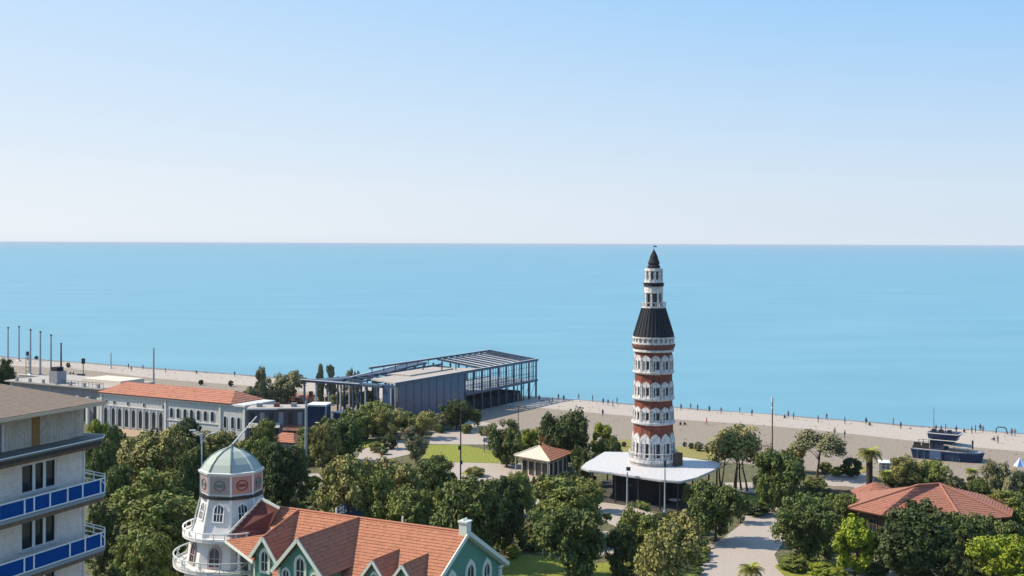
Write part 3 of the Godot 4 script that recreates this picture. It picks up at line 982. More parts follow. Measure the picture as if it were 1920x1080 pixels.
func striped_tower() -> void:
	var base := Vector3(22.8, 0, -192.8)
	var t := thing("striped_tower", "tall clock-tower-like column banded white and brick red with black conical roof", "tower", base)
	var px := 192.8 / 2250.0
	var up := func(y: float) -> float: return 40.0 - (y - 457.5) * px
	var sides := 12
	var turn := PI / 12
	var pl := MB.new()
	pl.lathe([Vector2(0, 4.5), Vector2(3.85, 4.5), Vector2(3.85, up.call(861.0)), Vector2(0, up.call(861.0))], sides, turn)
	part("plinth", pl, M.concrete, t)
	# shaft of brick, tapering slightly
	var shaft := MB.new()
	shaft.lathe([Vector2(3.4, up.call(861.0)), Vector2(3.22, up.call(809.0)), Vector2(3.06, up.call(749.0)), Vector2(2.98, up.call(654.0))], sides, turn)
	part("brick_shaft", shaft, M.brick, t)
	# white arcades
	var levels := [[861.0, 809.0, 3.38, 3.22], [788.0, 760.0, 3.14, 3.08], [743.0, 713.0, 3.06, 3.02], [695.0, 664.0, 3.0, 2.98]]
	for lv in levels:
		var y0: float = up.call(lv[0])
		var tall: float = up.call(lv[1]) - y0
		var r: float = lv[2] * cos(PI / 12)
		var w: float = lv[2] * 2 * sin(PI / 12) * 0.99
		var lean: float = atan((lv[2] - lv[3]) / tall)
		var b := MB.new()
		var side := 0.17
		var slot := (w - 3 * side) / 2.0
		for x in [-w / 2 + side / 2, 0.0, w / 2 - side / 2]:
			b.box(Vector3(x, tall * 0.41, 0.1), Vector3(side, tall * 0.82, 0.26))
		b.plate([Vector2(-w / 2, tall * 0.66), Vector2(w / 2, tall * 0.66), Vector2(w / 2, tall * 0.80), Vector2(w * 0.3, tall * 0.93), Vector2(0, tall * 1.02), Vector2(-w * 0.3, tall * 0.93), Vector2(-w / 2, tall * 0.80)], 0.0, 0.17)
		b.box(Vector3(0, tall * 0.08, 0.06), Vector3(w, tall * 0.16, 0.2))
		b.box(Vector3(-w / 4, tall * 0.4, 0.02), Vector3(slot * 0.55, tall * 0.8, 0.1))
		var bm := b.mesh()
		var g := MB.new()
		g.box(Vector3(slot / 2 + side / 2, tall * 0.42, 0.0), Vector3(slot, tall * 0.52, 0.04))
		g.box(Vector3(-slot / 2 - side / 2, tall * 0.42, 0.0), Vector3(slot, tall * 0.52, 0.04))
		var gm := g.mesh()
		for i in sides:
			var a := turn + TAU * (i + 0.5) / sides
			var at := Transform3D(Basis(Vector3.UP, a) * Basis(Vector3.RIGHT, -lean), Vector3(sin(a) * r, y0, cos(a) * r))
			var arch := part("arch_panel", bm, M.tower_white, t, at)
			part("window_pane", gm, M.pane_dim, arch)
	for k in [[793.5, 788.0, 3.52], [748.5, 743.0, 3.42], [699.5, 695.0, 3.36]]:
		var y0: float = up.call(k[0])
		var y1: float = up.call(k[1])
		var l := MB.new()
		l.lathe([Vector2(3.1, y0), Vector2(k[2] - 0.15, y0 + 0.08), Vector2(k[2], y0 + 0.22), Vector2(k[2], y1), Vector2(3.1, y1 + 0.04)], 24)
		part("white_ledge", l, M.tower_white, t)
	# base gallery
	var gal := MB.new()
	gal.lathe([Vector2(3.3, up.call(862.0)), Vector2(3.95, up.call(862.0)), Vector2(3.95, up.call(857.0)), Vector2(3.3, up.call(857.0))], 24)
	part("gallery_floor", gal, M.tower_white, t)
	var gr := MB.new()
	for i in 24:
		var a := TAU * i / 24
		var e := TAU * (i + 1) / 24
		gr.beam(Vector3(sin(a) * 3.85, up.call(845.0), cos(a) * 3.85), Vector3(sin(e) * 3.85, up.call(845.0), cos(e) * 3.85), 0.1, 0.12)
	part("gallery_rail", gr, M.tower_white, t)
	var gp := MB.new()
	gp.box(Vector3(0, 0.55, 0), Vector3(0.1, 1.1, 0.1))
	var gpm := gp.mesh()
	for i in 24:
		var a := TAU * i / 24
		part("gallery_post", gpm, M.tower_white, t, Transform3D(Basis(Vector3.UP, a), Vector3(sin(a) * 3.85, up.call(857.0), cos(a) * 3.85)))
	var door := MB.new()
	door.box(Vector3(0, 1.0, 0), Vector3(1.7, 2.0, 1.6))
	part("entrance_porch", door, M.brown_dark, t, Transform3D(Basis(Vector3.UP, 0.8), Vector3(3.3, up.call(868.0), 2.0)))
	# cornice and crown
	var co := MB.new()
	co.lathe([Vector2(3.05, up.call(659.0)), Vector2(3.3, up.call(658.0)), Vector2(3.3, up.call(655.0)), Vector2(3.2, up.call(654.0))], 24)
	part("white_ledge", co, M.tower_white, t)
	var cb := MB.new()
	cb.lathe([Vector2(3.15, up.call(654.0)), Vector2(3.35, up.call(651.0)), Vector2(3.45, up.call(648.0)), Vector2(3.5, up.call(644.5)), Vector2(2.8, up.call(644.0))], 24)
	part("brown_cornice", cb, M.brown, t)
	var ba := MB.new()
	ba.lathe([Vector2(3.0, up.call(644.0)), Vector2(3.4, up.call(644.0)), Vector2(3.4, up.call(641.0)), Vector2(2.9, up.call(641.0))], 24)
	ba.lathe([Vector2(3.0, up.call(633.5)), Vector2(3.42, up.call(633.5)), Vector2(3.42, up.call(630.5)), Vector2(2.9, up.call(630.5))], 24)
	ba.lathe([Vector2(2.9, up.call(641.0)), Vector2(2.9, up.call(630.5))], 24)
	part("crown_gallery", ba, M.tower_white, t)
	var bp := MB.new()
	bp.box(Vector3.ZERO, Vector3(0.3, 0.72, 0.22))
	var bpm := bp.mesh()
	for i in 24:
		var a := TAU * (i + 0.5) / 24
		part("crown_baluster", bpm, M.tower_white, t, Transform3D(Basis(Vector3.UP, a), Vector3(sin(a) * 3.2, up.call(637.2), cos(a) * 3.2)))
	# black conical roof with standing seams
	var cone := MB.new()
	cone.lathe([Vector2(3.3, up.call(630.3)), Vector2(3.25, up.call(628.0)), Vector2(2.55, up.call(602.0)), Vector2(1.92, up.call(577.5)), Vector2(0, up.call(577.0))], 16)
	var cr := part("cone_roof", cone, M.slate, t)
	for i in 32:
		var a := TAU * i / 32
		var seam := MB.new()
		seam.beam(Vector3(sin(a) * 3.26, up.call(628.0), cos(a) * 3.26), Vector3(sin(a) * 1.93, up.call(577.5), cos(a) * 1.93), 0.07, 0.1)
		part("roof_seam", seam, M.slate_edge, cr)
	# lantern storeys
	var l1 := MB.new()
	l1.lathe([Vector2(0, up.call(577.0)), Vector2(1.98, up.call(577.0)), Vector2(1.98, up.call(574.5)), Vector2(1.3, up.call(574.5))], 16)
	l1.lathe([Vector2(1.35, up.call(550.0)), Vector2(1.55, up.call(549.0)), Vector2(1.5, up.call(537.0)), Vector2(0.0, up.call(537.0))], 16)
	part("lower_lantern", l1, M.tower_white, t)
	var dk := MB.new()
	dk.lathe([Vector2(1.15, up.call(574.5)), Vector2(1.1, up.call(549.0))], 12)
	part("lantern_glass", dk, M.pane_dim, t)
	var r1 := MB.new()
	for i in 16:
		var a := TAU * i / 16
		var e := TAU * (i + 1) / 16
		r1.beam(Vector3(sin(a) * 1.95, up.call(567.0), cos(a) * 1.95), Vector3(sin(e) * 1.95, up.call(567.0), cos(e) * 1.95), 0.09, 0.1)
	part("lantern_rail", r1, M.tower_white, t)
	var lp := MB.new()
	lp.box(Vector3(0, 1.1, 0), Vector3(0.3, 2.2, 0.2))
	var rp := MB.new()
	rp.box(Vector3(0, 0.32, 0), Vector3(0.09, 0.64, 0.09))
	var rpm := rp.mesh()
	var lpm := lp.mesh()
	for i in 16:
		var a := TAU * i / 16
		part("rail_post", rpm, M.tower_white, t, Transform3D(Basis(Vector3.UP, a), Vector3(sin(a) * 1.95, up.call(574.5), cos(a) * 1.95)))
		if i % 2: part("lantern_pillar", lpm, M.tower_white, t, Transform3D(Basis(Vector3.UP, a), Vector3(sin(a) * 1.38, up.call(575.0), cos(a) * 1.38)))
	var led := MB.new()
	led.lathe([Vector2(1.4, up.call(537.0)), Vector2(1.68, up.call(536.0)), Vector2(1.6, up.call(533.0)), Vector2(1.75, up.call(530.5)), Vector2(0, up.call(530.0))], 16)
	part("black_ledge", led, M.slate, t)
	var l2 := MB.new()
	l2.lathe([Vector2(1.3, up.call(530.0)), Vector2(1.5, up.call(530.0)), Vector2(1.5, up.call(524.0)), Vector2(1.2, up.call(524.0))], 12)
	part("upper_lantern_base", l2, M.tower_white, t)
	l2 = MB.new()
	l2.lathe([Vector2(1.1, up.call(509.0)), Vector2(1.5, up.call(508.0)), Vector2(1.45, up.call(503.5)), Vector2(0, up.call(503.0))], 12)
	part("upper_lantern", l2, M.tower_white, t)
	var d2 := MB.new()
	d2.lathe([Vector2(1.05, up.call(524.0)), Vector2(1.0, up.call(508.0))], 12)
	part("lantern_glass", d2, M.pane_dim, t)
	var p2 := MB.new()
	p2.box(Vector3(0, 0.68, 0), Vector3(0.38, 1.4, 0.26))
	var p2m := p2.mesh()
	for i in 10:
		var a := TAU * i / 10
		part("lantern_pillar", p2m, M.tower_white, t, Transform3D(Basis(Vector3.UP, a), Vector3(sin(a) * 1.3, up.call(524.5), cos(a) * 1.3)))
	var sp := MB.new()
	sp.lathe([Vector2(1.0, up.call(503.0)), Vector2(1.05, up.call(499.5)), Vector2(0.85, up.call(497.0)), Vector2(0.95, up.call(493.0)), Vector2(0.72, up.call(486.0)), Vector2(0.6, up.call(480.0)), Vector2(0.3, up.call(473.0)), Vector2(0.06, up.call(468.0))], 14)
	var spire := part("spire", sp, M.slate, t)
	var fi := MB.new()
	fi.tube(Vector3(0, up.call(470.0), 0), Vector3(0, up.call(459.0), 0), 0.05, 0.03, 6)
	fi.box(Vector3(0.25, up.call(462.0), 0), Vector3(0.4, 0.2, 0.03))
	part("weather_vane", fi, M.black, spire)


func canopy_pavilion() -> void:
	var t := thing("canopy_pavilion", "flat white roof on dark columns spreading out below the striped tower", "pavilion")
	var r := MB.new()
	var plan := [Vector2(11.05, -189.01), Vector2(11.95, -192.7), Vector2(15.84, -203.15), Vector2(21.76, -202.75), Vector2(28.34, -198.33), Vector2(33.95, -193.14), Vector2(31.58, -187.18), Vector2(27.98, -181.14), Vector2(25.16, -178.24), Vector2(22.43, -179.2), Vector2(19.2, -181.8), Vector2(15.73, -184.7), Vector2(12.08, -186.8)]
	r.prism(plan, 4.45, 4.8)
	part("roof", r, M.roof_white, t)
	var e := MB.new()
	for i in plan.size():
		var a: Vector2 = plan[i]
		var b: Vector2 = plan[(i + 1) % plan.size()]
		e.beam(Vector3(a.x, 4.7, a.y), Vector3(b.x, 4.7, b.y), 0.1, 0.2)
	part("roof_edge", e, M.roof_white, t)
	var c := Vector2.ZERO
	for q in plan: c += q / plan.size()
	var inner := []
	for q in plan: inner.append(c + (q - c) * 0.52)
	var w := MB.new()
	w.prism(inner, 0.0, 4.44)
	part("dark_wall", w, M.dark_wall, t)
	for q in plan:
		var k: Vector2 = c + (q - c) * 0.93
		var col := MB.new()
		col.tube(Vector3(k.x, 0, k.y), Vector3(k.x, 4.44, k.y), 0.13, 0.13, 8)
		part("column", col, M.black, t)
	for i in inner.size():
		var a: Vector2 = inner[i]
		var b: Vector2 = inner[(i + 1) % inner.size()]
		var n := maxi(1, int(a.distance_to(b) / 3.4))
		for k in n:
			var p := a.lerp(b, (k + 0.5) / n)
			var m := MB.new()
			m.beam(Vector3(p.x, 0.3, p.y), Vector3(p.x, 4.1, p.y), 0.1, 0.1)
			part("mullion", m, M.black, t)
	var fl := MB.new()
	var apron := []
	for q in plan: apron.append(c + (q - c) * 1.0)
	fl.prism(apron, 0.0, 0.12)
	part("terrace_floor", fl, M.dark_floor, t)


func steel_building() -> void:
	var t := thing("steel_pier_building", "unfinished steel-framed building with dark blue glass wall reaching over the beach", "building", Vector3(-25, 0, -257), deg_to_rad(-29.9))
	# along the pier is -z (u), to the left is -x (v)
	var P := func(u: float, v: float, h: float) -> Vector3: return Vector3(-v, h, -u)
	for u in [1.2, 4.2, 7.2, 10.2, 13.2, 16.2, 19.2, 22.2, 25.2]:
		box_part("glass_panel", P.call(u + 1.5, 0.0, 4.8), Vector3(0.12, 9.4, 2.9), M.blue_glass, t)
		box_part("mullion", P.call(u, -0.02, 4.8), Vector3(0.2, 9.5, 0.14), M.steel, t)
		box_part("transom", P.call(u + 1.5, -0.03, 3.0), Vector3(0.14, 0.12, 2.86), M.steel, t)
	box_part("front_wall", P.call(0.0, 1.6, 4.8), Vector3(3.1, 9.4, 0.2), M.blue_glass, t)
	box_part("back_wall", P.call(25.0, 9.6, 4.8), Vector3(0.2, 9.4, 10.0), M.blue_glass, t)
	box_part("cross_wall", P.call(19.8, 5.0, 4.8), Vector3(9.0, 9.4, 0.2), M.blue_glass, t)
	for k in 4:
		for v in [4.6, 9.2, 13.8]:
			box_part("column", P.call(0.3 + 5.2 * k, v, 4.75), Vector3(0.3, 9.4, 0.3), M.steel, t)
	var base := MB.new()
	base.box(P.call(43.0, 6.0, 1.3), Vector3(11.0, 2.6, 25.0))
	part("dark_plinth", base, M.dark_wall, t)
	var rf := MB.new()
	rf.slab([P.call(0.5, -0.3, 9.9), P.call(37.0, -0.3, 9.9), P.call(33.0, 9.6, 9.9), P.call(4.5, 9.6, 9.9)], 0.3)
	for k in 10:
		var cross := MB.new()
		cross.beam(P.call(1.5 + 3.8 * k, 9.0, 9.7), P.call(1.5 + 3.8 * k, 14.2, 9.9), 0.22, 0.35)
		part("cross_beam", cross, M.steel, t)
	var rear := MB.new()
	rear.beam(P.call(0.0, 14.2, 9.85), P.call(40.0, 14.2, 9.85), 0.22, 0.4)
	part("rear_beam", rear, M.steel, t)
	part("roof", rf, M.deck, t)
	var rf2 := MB.new()
	rf2.box(P.call(22.0, 8.0, 10.05), Vector3(6.0, 0.3, 18.0))
	part("raised_roof", rf2, M.deck, t)
	var fe := MB.new()
	fe.beam(P.call(-0.2, -0.35, 9.8), P.call(63.3, -0.35, 9.8), 0.2, 0.6)
	part("edge_beam", fe, M.steel, t)
	var fl := MB.new()
	fl.beam(P.call(-0.2, -0.36, 10.15), P.call(63.3, -0.36, 10.15), 0.35, 0.1)
	fl.beam(P.call(10.0, 14.2, 11.75), P.call(63.3, 14.2, 11.75), 0.3, 0.12)
	part("white_flashing", fl, M.steel_light, t)
	var bb := MB.new()
	bb.beam(P.call(10.0, 14.2, 11.5), P.call(63.3, 14.2, 11.5), 0.25, 0.35)
	part("back_beam", bb, M.steel, t)
	var eb := MB.new()
	eb.beam(P.call(63.0, -0.3, 9.8), P.call(63.0, 14.2, 11.5), 0.3, 0.5)
	eb.beam(P.call(60.6, -0.3, 9.8), P.call(60.6, 14.2, 11.5), 0.25, 0.3)
	for k in 6: eb.beam(P.call(60.6, 1.5 + 2.2 * k, 10.0 + 0.26 * k), P.call(63.0, 2.6 + 2.2 * k, 10.1 + 0.26 * k), 0.14, 0.14)
	part("end_truss", eb, M.steel, t)
	for k in 9:
		var u := 37.0 + 2.9 * k
		var ra := MB.new()
		ra.beam(P.call(u, 0.0, 9.75), P.call(u + 1.0, 14.1, 11.3), 0.35, 0.45)
		part("rafter", ra, M.steel, t)
		if k < 7:
			var pn := MB.new()
			pn.slab([P.call(u + 0.35, 0.4, 9.98), P.call(u + 1.5, 0.4, 9.98), P.call(u + 2.3, 12.5, 11.25), P.call(u + 1.2, 12.5, 11.25)], 0.1)
			part("roof_strip", pn, M.steel_light if k % 2 else M.deck, t)
	# deck over the beach
	var dk := MB.new()
	dk.box(P.call(45.8, 6.9, 4.5), Vector3(14.2, 0.3, 34.4))
	part("deck_slab", dk, M.deck_grey, t)
	for v in [-0.3, 14.1]:
		var db := MB.new()
		db.beam(P.call(28.2, v, 4.55), P.call(63.2, v, 4.55), 0.2, 0.6)
		part("deck_beam", db, M.steel, t)
	for k in 10:
		var u := 28.2 + 3.86 * k
		for v in [0.0, 14.0]:
			box_part("column", P.call(u, v, 4.9), Vector3(0.35, 9.8 if v < 1.0 else 11.4, 0.35), M.steel, t)
	for k in 26:
		var u := 29.6 + 1.28 * k
		if k % 3 == 2: continue
		box_part("window_bar", P.call(u, 0.0, 7.15), Vector3(0.1, 5.0, 0.12), M.steel, t)
	for y in [5.7, 6.6, 8.2]:
		var tr := MB.new()
		tr.beam(P.call(28.6, 0.0, y), P.call(62.8, 0.0, y), 0.06, 0.08)
		part("window_transom", tr, M.steel, t)
	for k in 7:
		box_part("post", P.call(63.0, 2.0 * k + 1.0, 7.4), Vector3(0.14, 5.6, 0.14), M.steel, t)
	for y in [4.95, 5.4, 5.8]:
		var er := MB.new()
		er.beam(P.call(63.1, -0.2, y), P.call(63.1, 14.0, y), 0.07, 0.07)
		part("deck_rail", er, M.steel, t)
	# scaffold braces under the deck's end
	for k in 4:
		for v in [0.0, 4.6, 9.4, 14.0]:
			if k: box_part("under_post", P.call(50.0 + 3.2 * k, v, 2.2), Vector3(0.18, 4.4, 0.18), M.steel, t)
		var xb := MB.new()
		xb.beam(P.call(50.6 + 3.0 * k, -0.1, 0.3), P.call(53.4 + 3.0 * k, -0.1, 4.2), 0.08, 0.08)
		part("brace", xb, M.steel, t)
	# posts of the upper frame
	for k in 6:
		box_part("roof_post", P.call(11.0 + 4.6 * k, 14.2, 10.9), Vector3(0.16, 1.3, 0.16), M.steel, t)
	for q in [[26.0, 5.0], [29.0, 3.0], [24.0, 9.0]]:
		box_part("roof_post", P.call(q[0], q[1], 10.8), Vector3(0.22, 1.5, 0.22), M.steel, t)
	# open wing to the left
	for k in 8:
		var v := 0.8 + 3.4 * k
		for u in [-0.2, 11.8]:
			box_part("wing_column", P.call(u, v, 4.45), Vector3(0.34, 8.9, 0.34), M.steel if k % 2 else M.pole, t)
	var wr := MB.new()
	wr.slab([P.call(-0.6, 3.0, 9.3), P.call(2.0, 3.0, 9.3), P.call(2.0, 25.4, 9.3), P.call(-0.6, 25.4, 9.3)], 0.5)
	wr.slab([P.call(2.0, 20.0, 9.28), P.call(8.0, 14.4, 9.4), P.call(12.4, 17.0, 9.4), P.call(12.4, 20.0, 9.3), P.call(2.0, 24.0, 9.28)], 0.4)
	for v in [8.0, 12.5, 17.0]: wr.beam(P.call(2.0, v, 9.1), P.call(12.0, v, 9.1), 0.2, 0.3)
	part("wing_roof", wr, M.steel, t)
	var wf := MB.new()
	wf.beam(P.call(-0.62, 9.0, 9.36), P.call(-0.62, 25.4, 9.36), 0.3, 0.14)
	part("white_flashing", wf, M.steel_light, t)
	var wk := MB.new()
	wk.slab([P.call(8.0, 14.6, 9.4), P.call(34.0, 14.6, 10.9), P.call(34.0, 18.0, 10.9), P.call(8.0, 18.0, 9.4)], 0.4)
	part("walkway_roof", wk, M.steel, t)
	var wl := MB.new()
	wl.beam(P.call(8.0, 18.0, 9.5), P.call(34.0, 18.0, 11.0), 0.4, 0.14)
	part("white_flashing", wl, M.steel_light, t)
	for k in 7:
		box_part("walkway_post", P.call(10.0 + 3.8 * k, 17.6, 4.7 + 0.1 * k), Vector3(0.25, 9.4, 0.25), M.steel, t)
	var lw := MB.new()
	lw.box(P.call(3.0, 12.5, 1.1), Vector3(24.0, 2.2, 0.3))
	part("low_wall", lw, M.grey_wall, t)


func arched_hall() -> void:
	var t := thing("arched_hall", "long pale grey hall with tall arched windows and a low red roof", "building", Vector3(-89, 0, -260), deg_to_rad(-29.0))
	var w := MB.new()
	w.box(Vector3(20.5, 3.7, -4.5), Vector3(41.0, 7.4, 9.0))
	part("wall", w, M.hall_wall, t)
	var co := MB.new()
	co.box(Vector3(20.5, 7.25, 0.12), Vector3(41.2, 0.4, 0.6))
	part("cornice", co, M.offwhite, t)
	var planes := [
		[Vector3(-0.5, 7.5, 0.6), Vector3(37.6, 7.5, 0.6), Vector3(34.2, 9.4, -4.6), Vector3(3.0, 9.4, -4.6)],
		[Vector3(37.6, 7.5, 0.6), Vector3(37.6, 7.5, -9.4), Vector3(34.2, 9.4, -4.6)],
		[Vector3(37.6, 7.5, -9.4), Vector3(-0.5, 7.5, -9.4), Vector3(3.0, 9.4, -4.6), Vector3(34.2, 9.4, -4.6)],
		[Vector3(-0.5, 7.5, -9.4), Vector3(-0.5, 7.5, 0.6), Vector3(3.0, 9.4, -4.6)]]
	tiled_roof(planes, 0.75, 0.75, M.tile_base, M.hall_tile, t, 21)
	for s in [1.66, 3.92, 5.84, 7.9, 9.95, 11.99, 13.85, 15.85, 17.9]:
		window(t, Transform3D(Basis(), Vector3(s, 0.4, 0.0)), 1.25, 4.2, 0.9, 0.1, M.hall_trim, 0)
	for s in [20.9, 22.8, 24.7, 26.5, 28.4, 30.3, 32.2]:
		window(t, Transform3D(Basis(), Vector3(s, 3.4, 0.0)), 1.1, 2.3, 0.6, 0.1, M.hall_trim, 0)
	for s in [1.8, 4.2, 8.3, 13.0, 18.6]:
		window(t, Transform3D(Basis(), Vector3(s, 5.1, 0.0)), 0.7, 0.9, 0.0, 0.08, M.hall_trim, 0)
	for s in [35.6, 37.6, 39.2, 40.8]:
		window(t, Transform3D(Basis(), Vector3(s, 2.4, 0.0)), 0.95, 2.6, 0.5, 0.1, M.hall_trim, 0)
	for s in [0.3, 19.2, 34.3, 40.7]:
		box_part("pilaster", Vector3(s, 3.5, 0.12), Vector3(0.5, 7.0, 0.24), M.offwhite, t)
	for k in 8:
		box_part("buttress", Vector3(2.85 + 2.0 * k, 2.4, 0.1), Vector3(0.22, 4.8, 0.2), M.hall_wall, t)
	var st := MB.new()
	st.box(Vector3(26.8, 3.05, 0.07), Vector3(14.4, 0.22, 0.14))
	st.box(Vector3(9.7, 4.82, 0.07), Vector3(18.0, 0.16, 0.14))
	part("string_course", st, M.offwhite, t)

	var g := thing("grey_colonnade_building", "weathered grey flat-roofed building with pale columns left of the arched hall", "building", Vector3(-89, 0, -260), deg_to_rad(-29.0))
	var gw := MB.new()
	gw.box(Vector3(-16.2, 3.9, -9.0), Vector3(31.0, 7.8, 14.0))
	part("wall", gw, M.grey_wall, g)
	var gr := MB.new()
	gr.box(Vector3(-16.2, 7.95, -8.5), Vector3(31.6, 0.3, 15.6))
	part("roof", gr, M.concrete, g)
	var tr := MB.new()
	tr.box(Vector3(-7.0, 8.6, -10.0), Vector3(12.0, 1.0, 7.0))
	part("roof_terrace", tr, M.pale_tile, g)
	for k in 9:
		box_part("column", Vector3(-1.6 - 3.4 * k, 3.0, -0.9), Vector3(0.6, 6.0, 0.6), M.offwhite, g)
		box_part("dark_opening", Vector3(-3.3 - 3.4 * k, 2.8, -1.96), Vector3(2.2, 4.8, 0.1), M.pane_dim, g)
	for k in 7:
		box_part("parapet_pier", Vector3(-2.0 - 4.4 * k, 8.5, -1.2), Vector3(0.5, 0.9, 0.5), M.grey_wall, g)
	box_part("roof_hut", Vector3(-17.0, 9.4, -3.0), Vector3(2.6, 2.9, 2.6), M.grey_wall, g)
	box_part("roof_tank", Vector3(-17.2, 11.3, -3.0), Vector3(1.9, 0.9, 1.9), M.dark_wall, g)
	for k in 12:
		box_part("roof_rail_post", Vector3(-0.8 - 1.1 * k, 8.7, -1.4), Vector3(0.07, 1.1, 0.07), M.pole_dark, g)
	var rr := MB.new()
	rr.beam(Vector3(-0.8, 9.2, -1.4), Vector3(-13.0, 9.2, -1.4), 0.07, 0.07)
	rr.beam(Vector3(-0.8, 8.8, -1.4), Vector3(-13.0, 8.8, -1.4), 0.05, 0.05)
	part("roof_rail", rr, M.pole_dark, g)

	var w2 := thing("beach_wall", "low concrete wall on the sand behind the row of flagpoles", "wall", Vector3(-144.87, 0, -353.13), deg_to_rad(-24.0))
	box_part("coping", Vector3(7.0, 0.9, 0), Vector3(14.6, 0.14, 0.6), M.offwhite, w2)
	box_part("wall", Vector3(7.0, 0.4, 0), Vector3(14.0, 0.86, 0.4), M.concrete, w2)


func small_buildings() -> void:
	# grey sheds between the hall and the steel building
	var s := thing("grey_shed", "long grey boarded shed with a white roof edge right of the arched hall", "shed", Vector3(-52.06, 0, -237.28), deg_to_rad(4.0))
	var w := MB.new()
	w.box(Vector3(5.6, 3.5, -2.5), Vector3(11.2, 7.0, 5.0))
	part("wall", w, M.shed_wall, s)
	box_part("roof", Vector3(5.6, 7.12, -2.4), Vector3(11.6, 0.24, 5.8), M.concrete, s)
	box_part("white_fascia", Vector3(2.8, 7.12, 0.55), Vector3(6.0, 0.30, 0.08), M.white, s)
	for k in 6:
		box_part("board_panel", Vector3(0.9 + 1.85 * k, 4.2, 0.04), Vector3(0.9, 4.4, 0.08), M.offwhite_dim if k % 2 else M.pane_dim, s)
	for k in 5:
		box_part("lean_to_post", Vector3(0.6 + 2.4 * k, 1.9, 2.0), Vector3(0.14, 3.8, 0.14), M.offwhite_dim, s)
	var lt := MB.new()
	lt.slab([Vector3(0.2, 3.7, 2.3), Vector3(6.4, 3.7, 2.3), Vector3(6.4, 4.4, 0.1), Vector3(0.2, 4.4, 0.1)], 0.1)
	part("lean_to_roof", lt, M.concrete, s)
	var lt2 := MB.new()
	lt2.slab([Vector3(7.0, 3.2, 2.5), Vector3(11.0, 3.0, 2.5), Vector3(11.0, 3.9, 0.1), Vector3(7.0, 4.0, 0.1)], 0.1)
	part("lean_to_roof", lt2, M.brown, s)
	for k in 3: box_part("roof_box", Vector3(2.0 + 3.4 * k, 7.6, -1.8), Vector3(1.1, 0.8, 0.9), M.offwhite_dim if k != 1 else M.brown, s)
	var k2 := thing("dark_blue_kiosk", "dark blue flat-roofed kiosk with white roof edge beside the tall grey pole", "kiosk", Vector3(-42.42, 0, -250.07), deg_to_rad(-8.0))
	box_part("wall", Vector3(1.9, 3.0, -1.9), Vector3(3.8, 6.0, 3.8), M.navy, k2)
	box_part("white_fascia", Vector3(1.9, 6.17, -1.8), Vector3(4.1, 0.34, 4.4), M.white, k2)
	box_part("corner_post", Vector3(3.95, 3.0, 0.25), Vector3(0.3, 6.0, 0.3), M.pole, k2)
	box_part("counter", Vector3(2.6, 2.6, 0.3), Vector3(1.8, 0.12, 0.6), M.offwhite, k2)
	var k3 := thing("dark_long_shed", "low dark shed under the steel building's open wing", "shed", Vector3(-38.73, 0, -261.08), deg_to_rad(-24.0))
	box_part("wall", Vector3(4.5, 1.5, -2.0), Vector3(9.0, 3.0, 4.0), M.navy, k3)
	box_part("roof", Vector3(4.5, 3.1, -2.0), Vector3(9.4, 0.2, 4.6), M.navy2, k3)
	# little red roof among the trees
	var h := thing("red_roofed_hut", "small hut with an orange-red hipped roof among trees behind the turret", "hut", Vector3(-42.28, 0, -227.26), deg_to_rad(-20.0))
	box_part("wall", Vector3(0, 1.3, 0), Vector3(5.0, 2.6, 4.4), M.offwhite, h)
	var e := 2.6
	var q := [Vector3(-3.0, e, 2.7), Vector3(3.0, e, 2.7), Vector3(3.0, e, -2.7), Vector3(-3.0, e, -2.7), Vector3(-1.2, 4.0, 0), Vector3(1.2, 4.0, 0)]
	tiled_roof([[q[0], q[1], q[5], q[4]], [q[1], q[2], q[5]], [q[2], q[3], q[4], q[5]], [q[3], q[0], q[4]]], 0.5, 0.5, M.tile_base, M.hall_tile, h, 31)
	# tumbledown red roof behind the grey shed
	var o := thing("tumbledown_shed", "patched rusty red shed roof behind the grey boarded shed", "shed", Vector3(-51.73, 0, -281.24), deg_to_rad(-26.0))
	box_part("wall", Vector3(2.6, 1.5, -2.0), Vector3(6.0, 3.0, 4.0), M.brown, o)
	var orf := MB.new()
	orf.slab([Vector3(-0.6, 3.0, 0.4), Vector3(6.0, 3.0, 0.4), Vector3(6.0, 4.4, -2.2), Vector3(-0.6, 4.2, -2.2)], 0.15)
	part("roof", orf, M.old_tile, o)
	box_part("pale_patch", Vector3(1.4, 3.75, -0.7), Vector3(1.6, 0.1, 1.2), M.pale_tile, o)
	box_part("chimney", Vector3(4.6, 4.6, -1.6), Vector3(0.7, 1.3, 0.7), M.brown, o)

	# kiosk with a red pyramid roof; sun glare is painted into its pale left slopes
	var k := thing("pyramid_roof_kiosk", "grey kiosk whose pyramid roof is pale on one side and red on the other", "kiosk")
	var l := Vector3(0.41, 3.5, -206.61)
	var f := Vector3(6.47, 3.5, -200.68)
	var r := Vector3(11.17, 3.5, -210.54)
	var b := l + r - f
	var a1 := Vector3(4.83, 4.95, -207.64)
	var a2 := a1.lerp(Vector3(6.94, 4.95, -207.14), 0.8)
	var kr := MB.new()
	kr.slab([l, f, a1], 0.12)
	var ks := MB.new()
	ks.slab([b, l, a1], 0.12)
	var rng := RandomNumberGenerator.new()
	rng.seed = 8
	var kt := MB.new()
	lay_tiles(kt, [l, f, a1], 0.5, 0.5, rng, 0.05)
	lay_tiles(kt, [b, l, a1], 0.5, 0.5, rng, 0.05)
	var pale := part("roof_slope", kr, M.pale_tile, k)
	pale.set_meta("label", "roof slope coloured pale for sun glare")
	part("roof_slope", ks, M.pale_tile, k).set_meta("label", "roof slope coloured pale for sun glare")
	part("roof_tile_covering", kt, M.pale_tile, pale).set_meta("kind", "stuff")
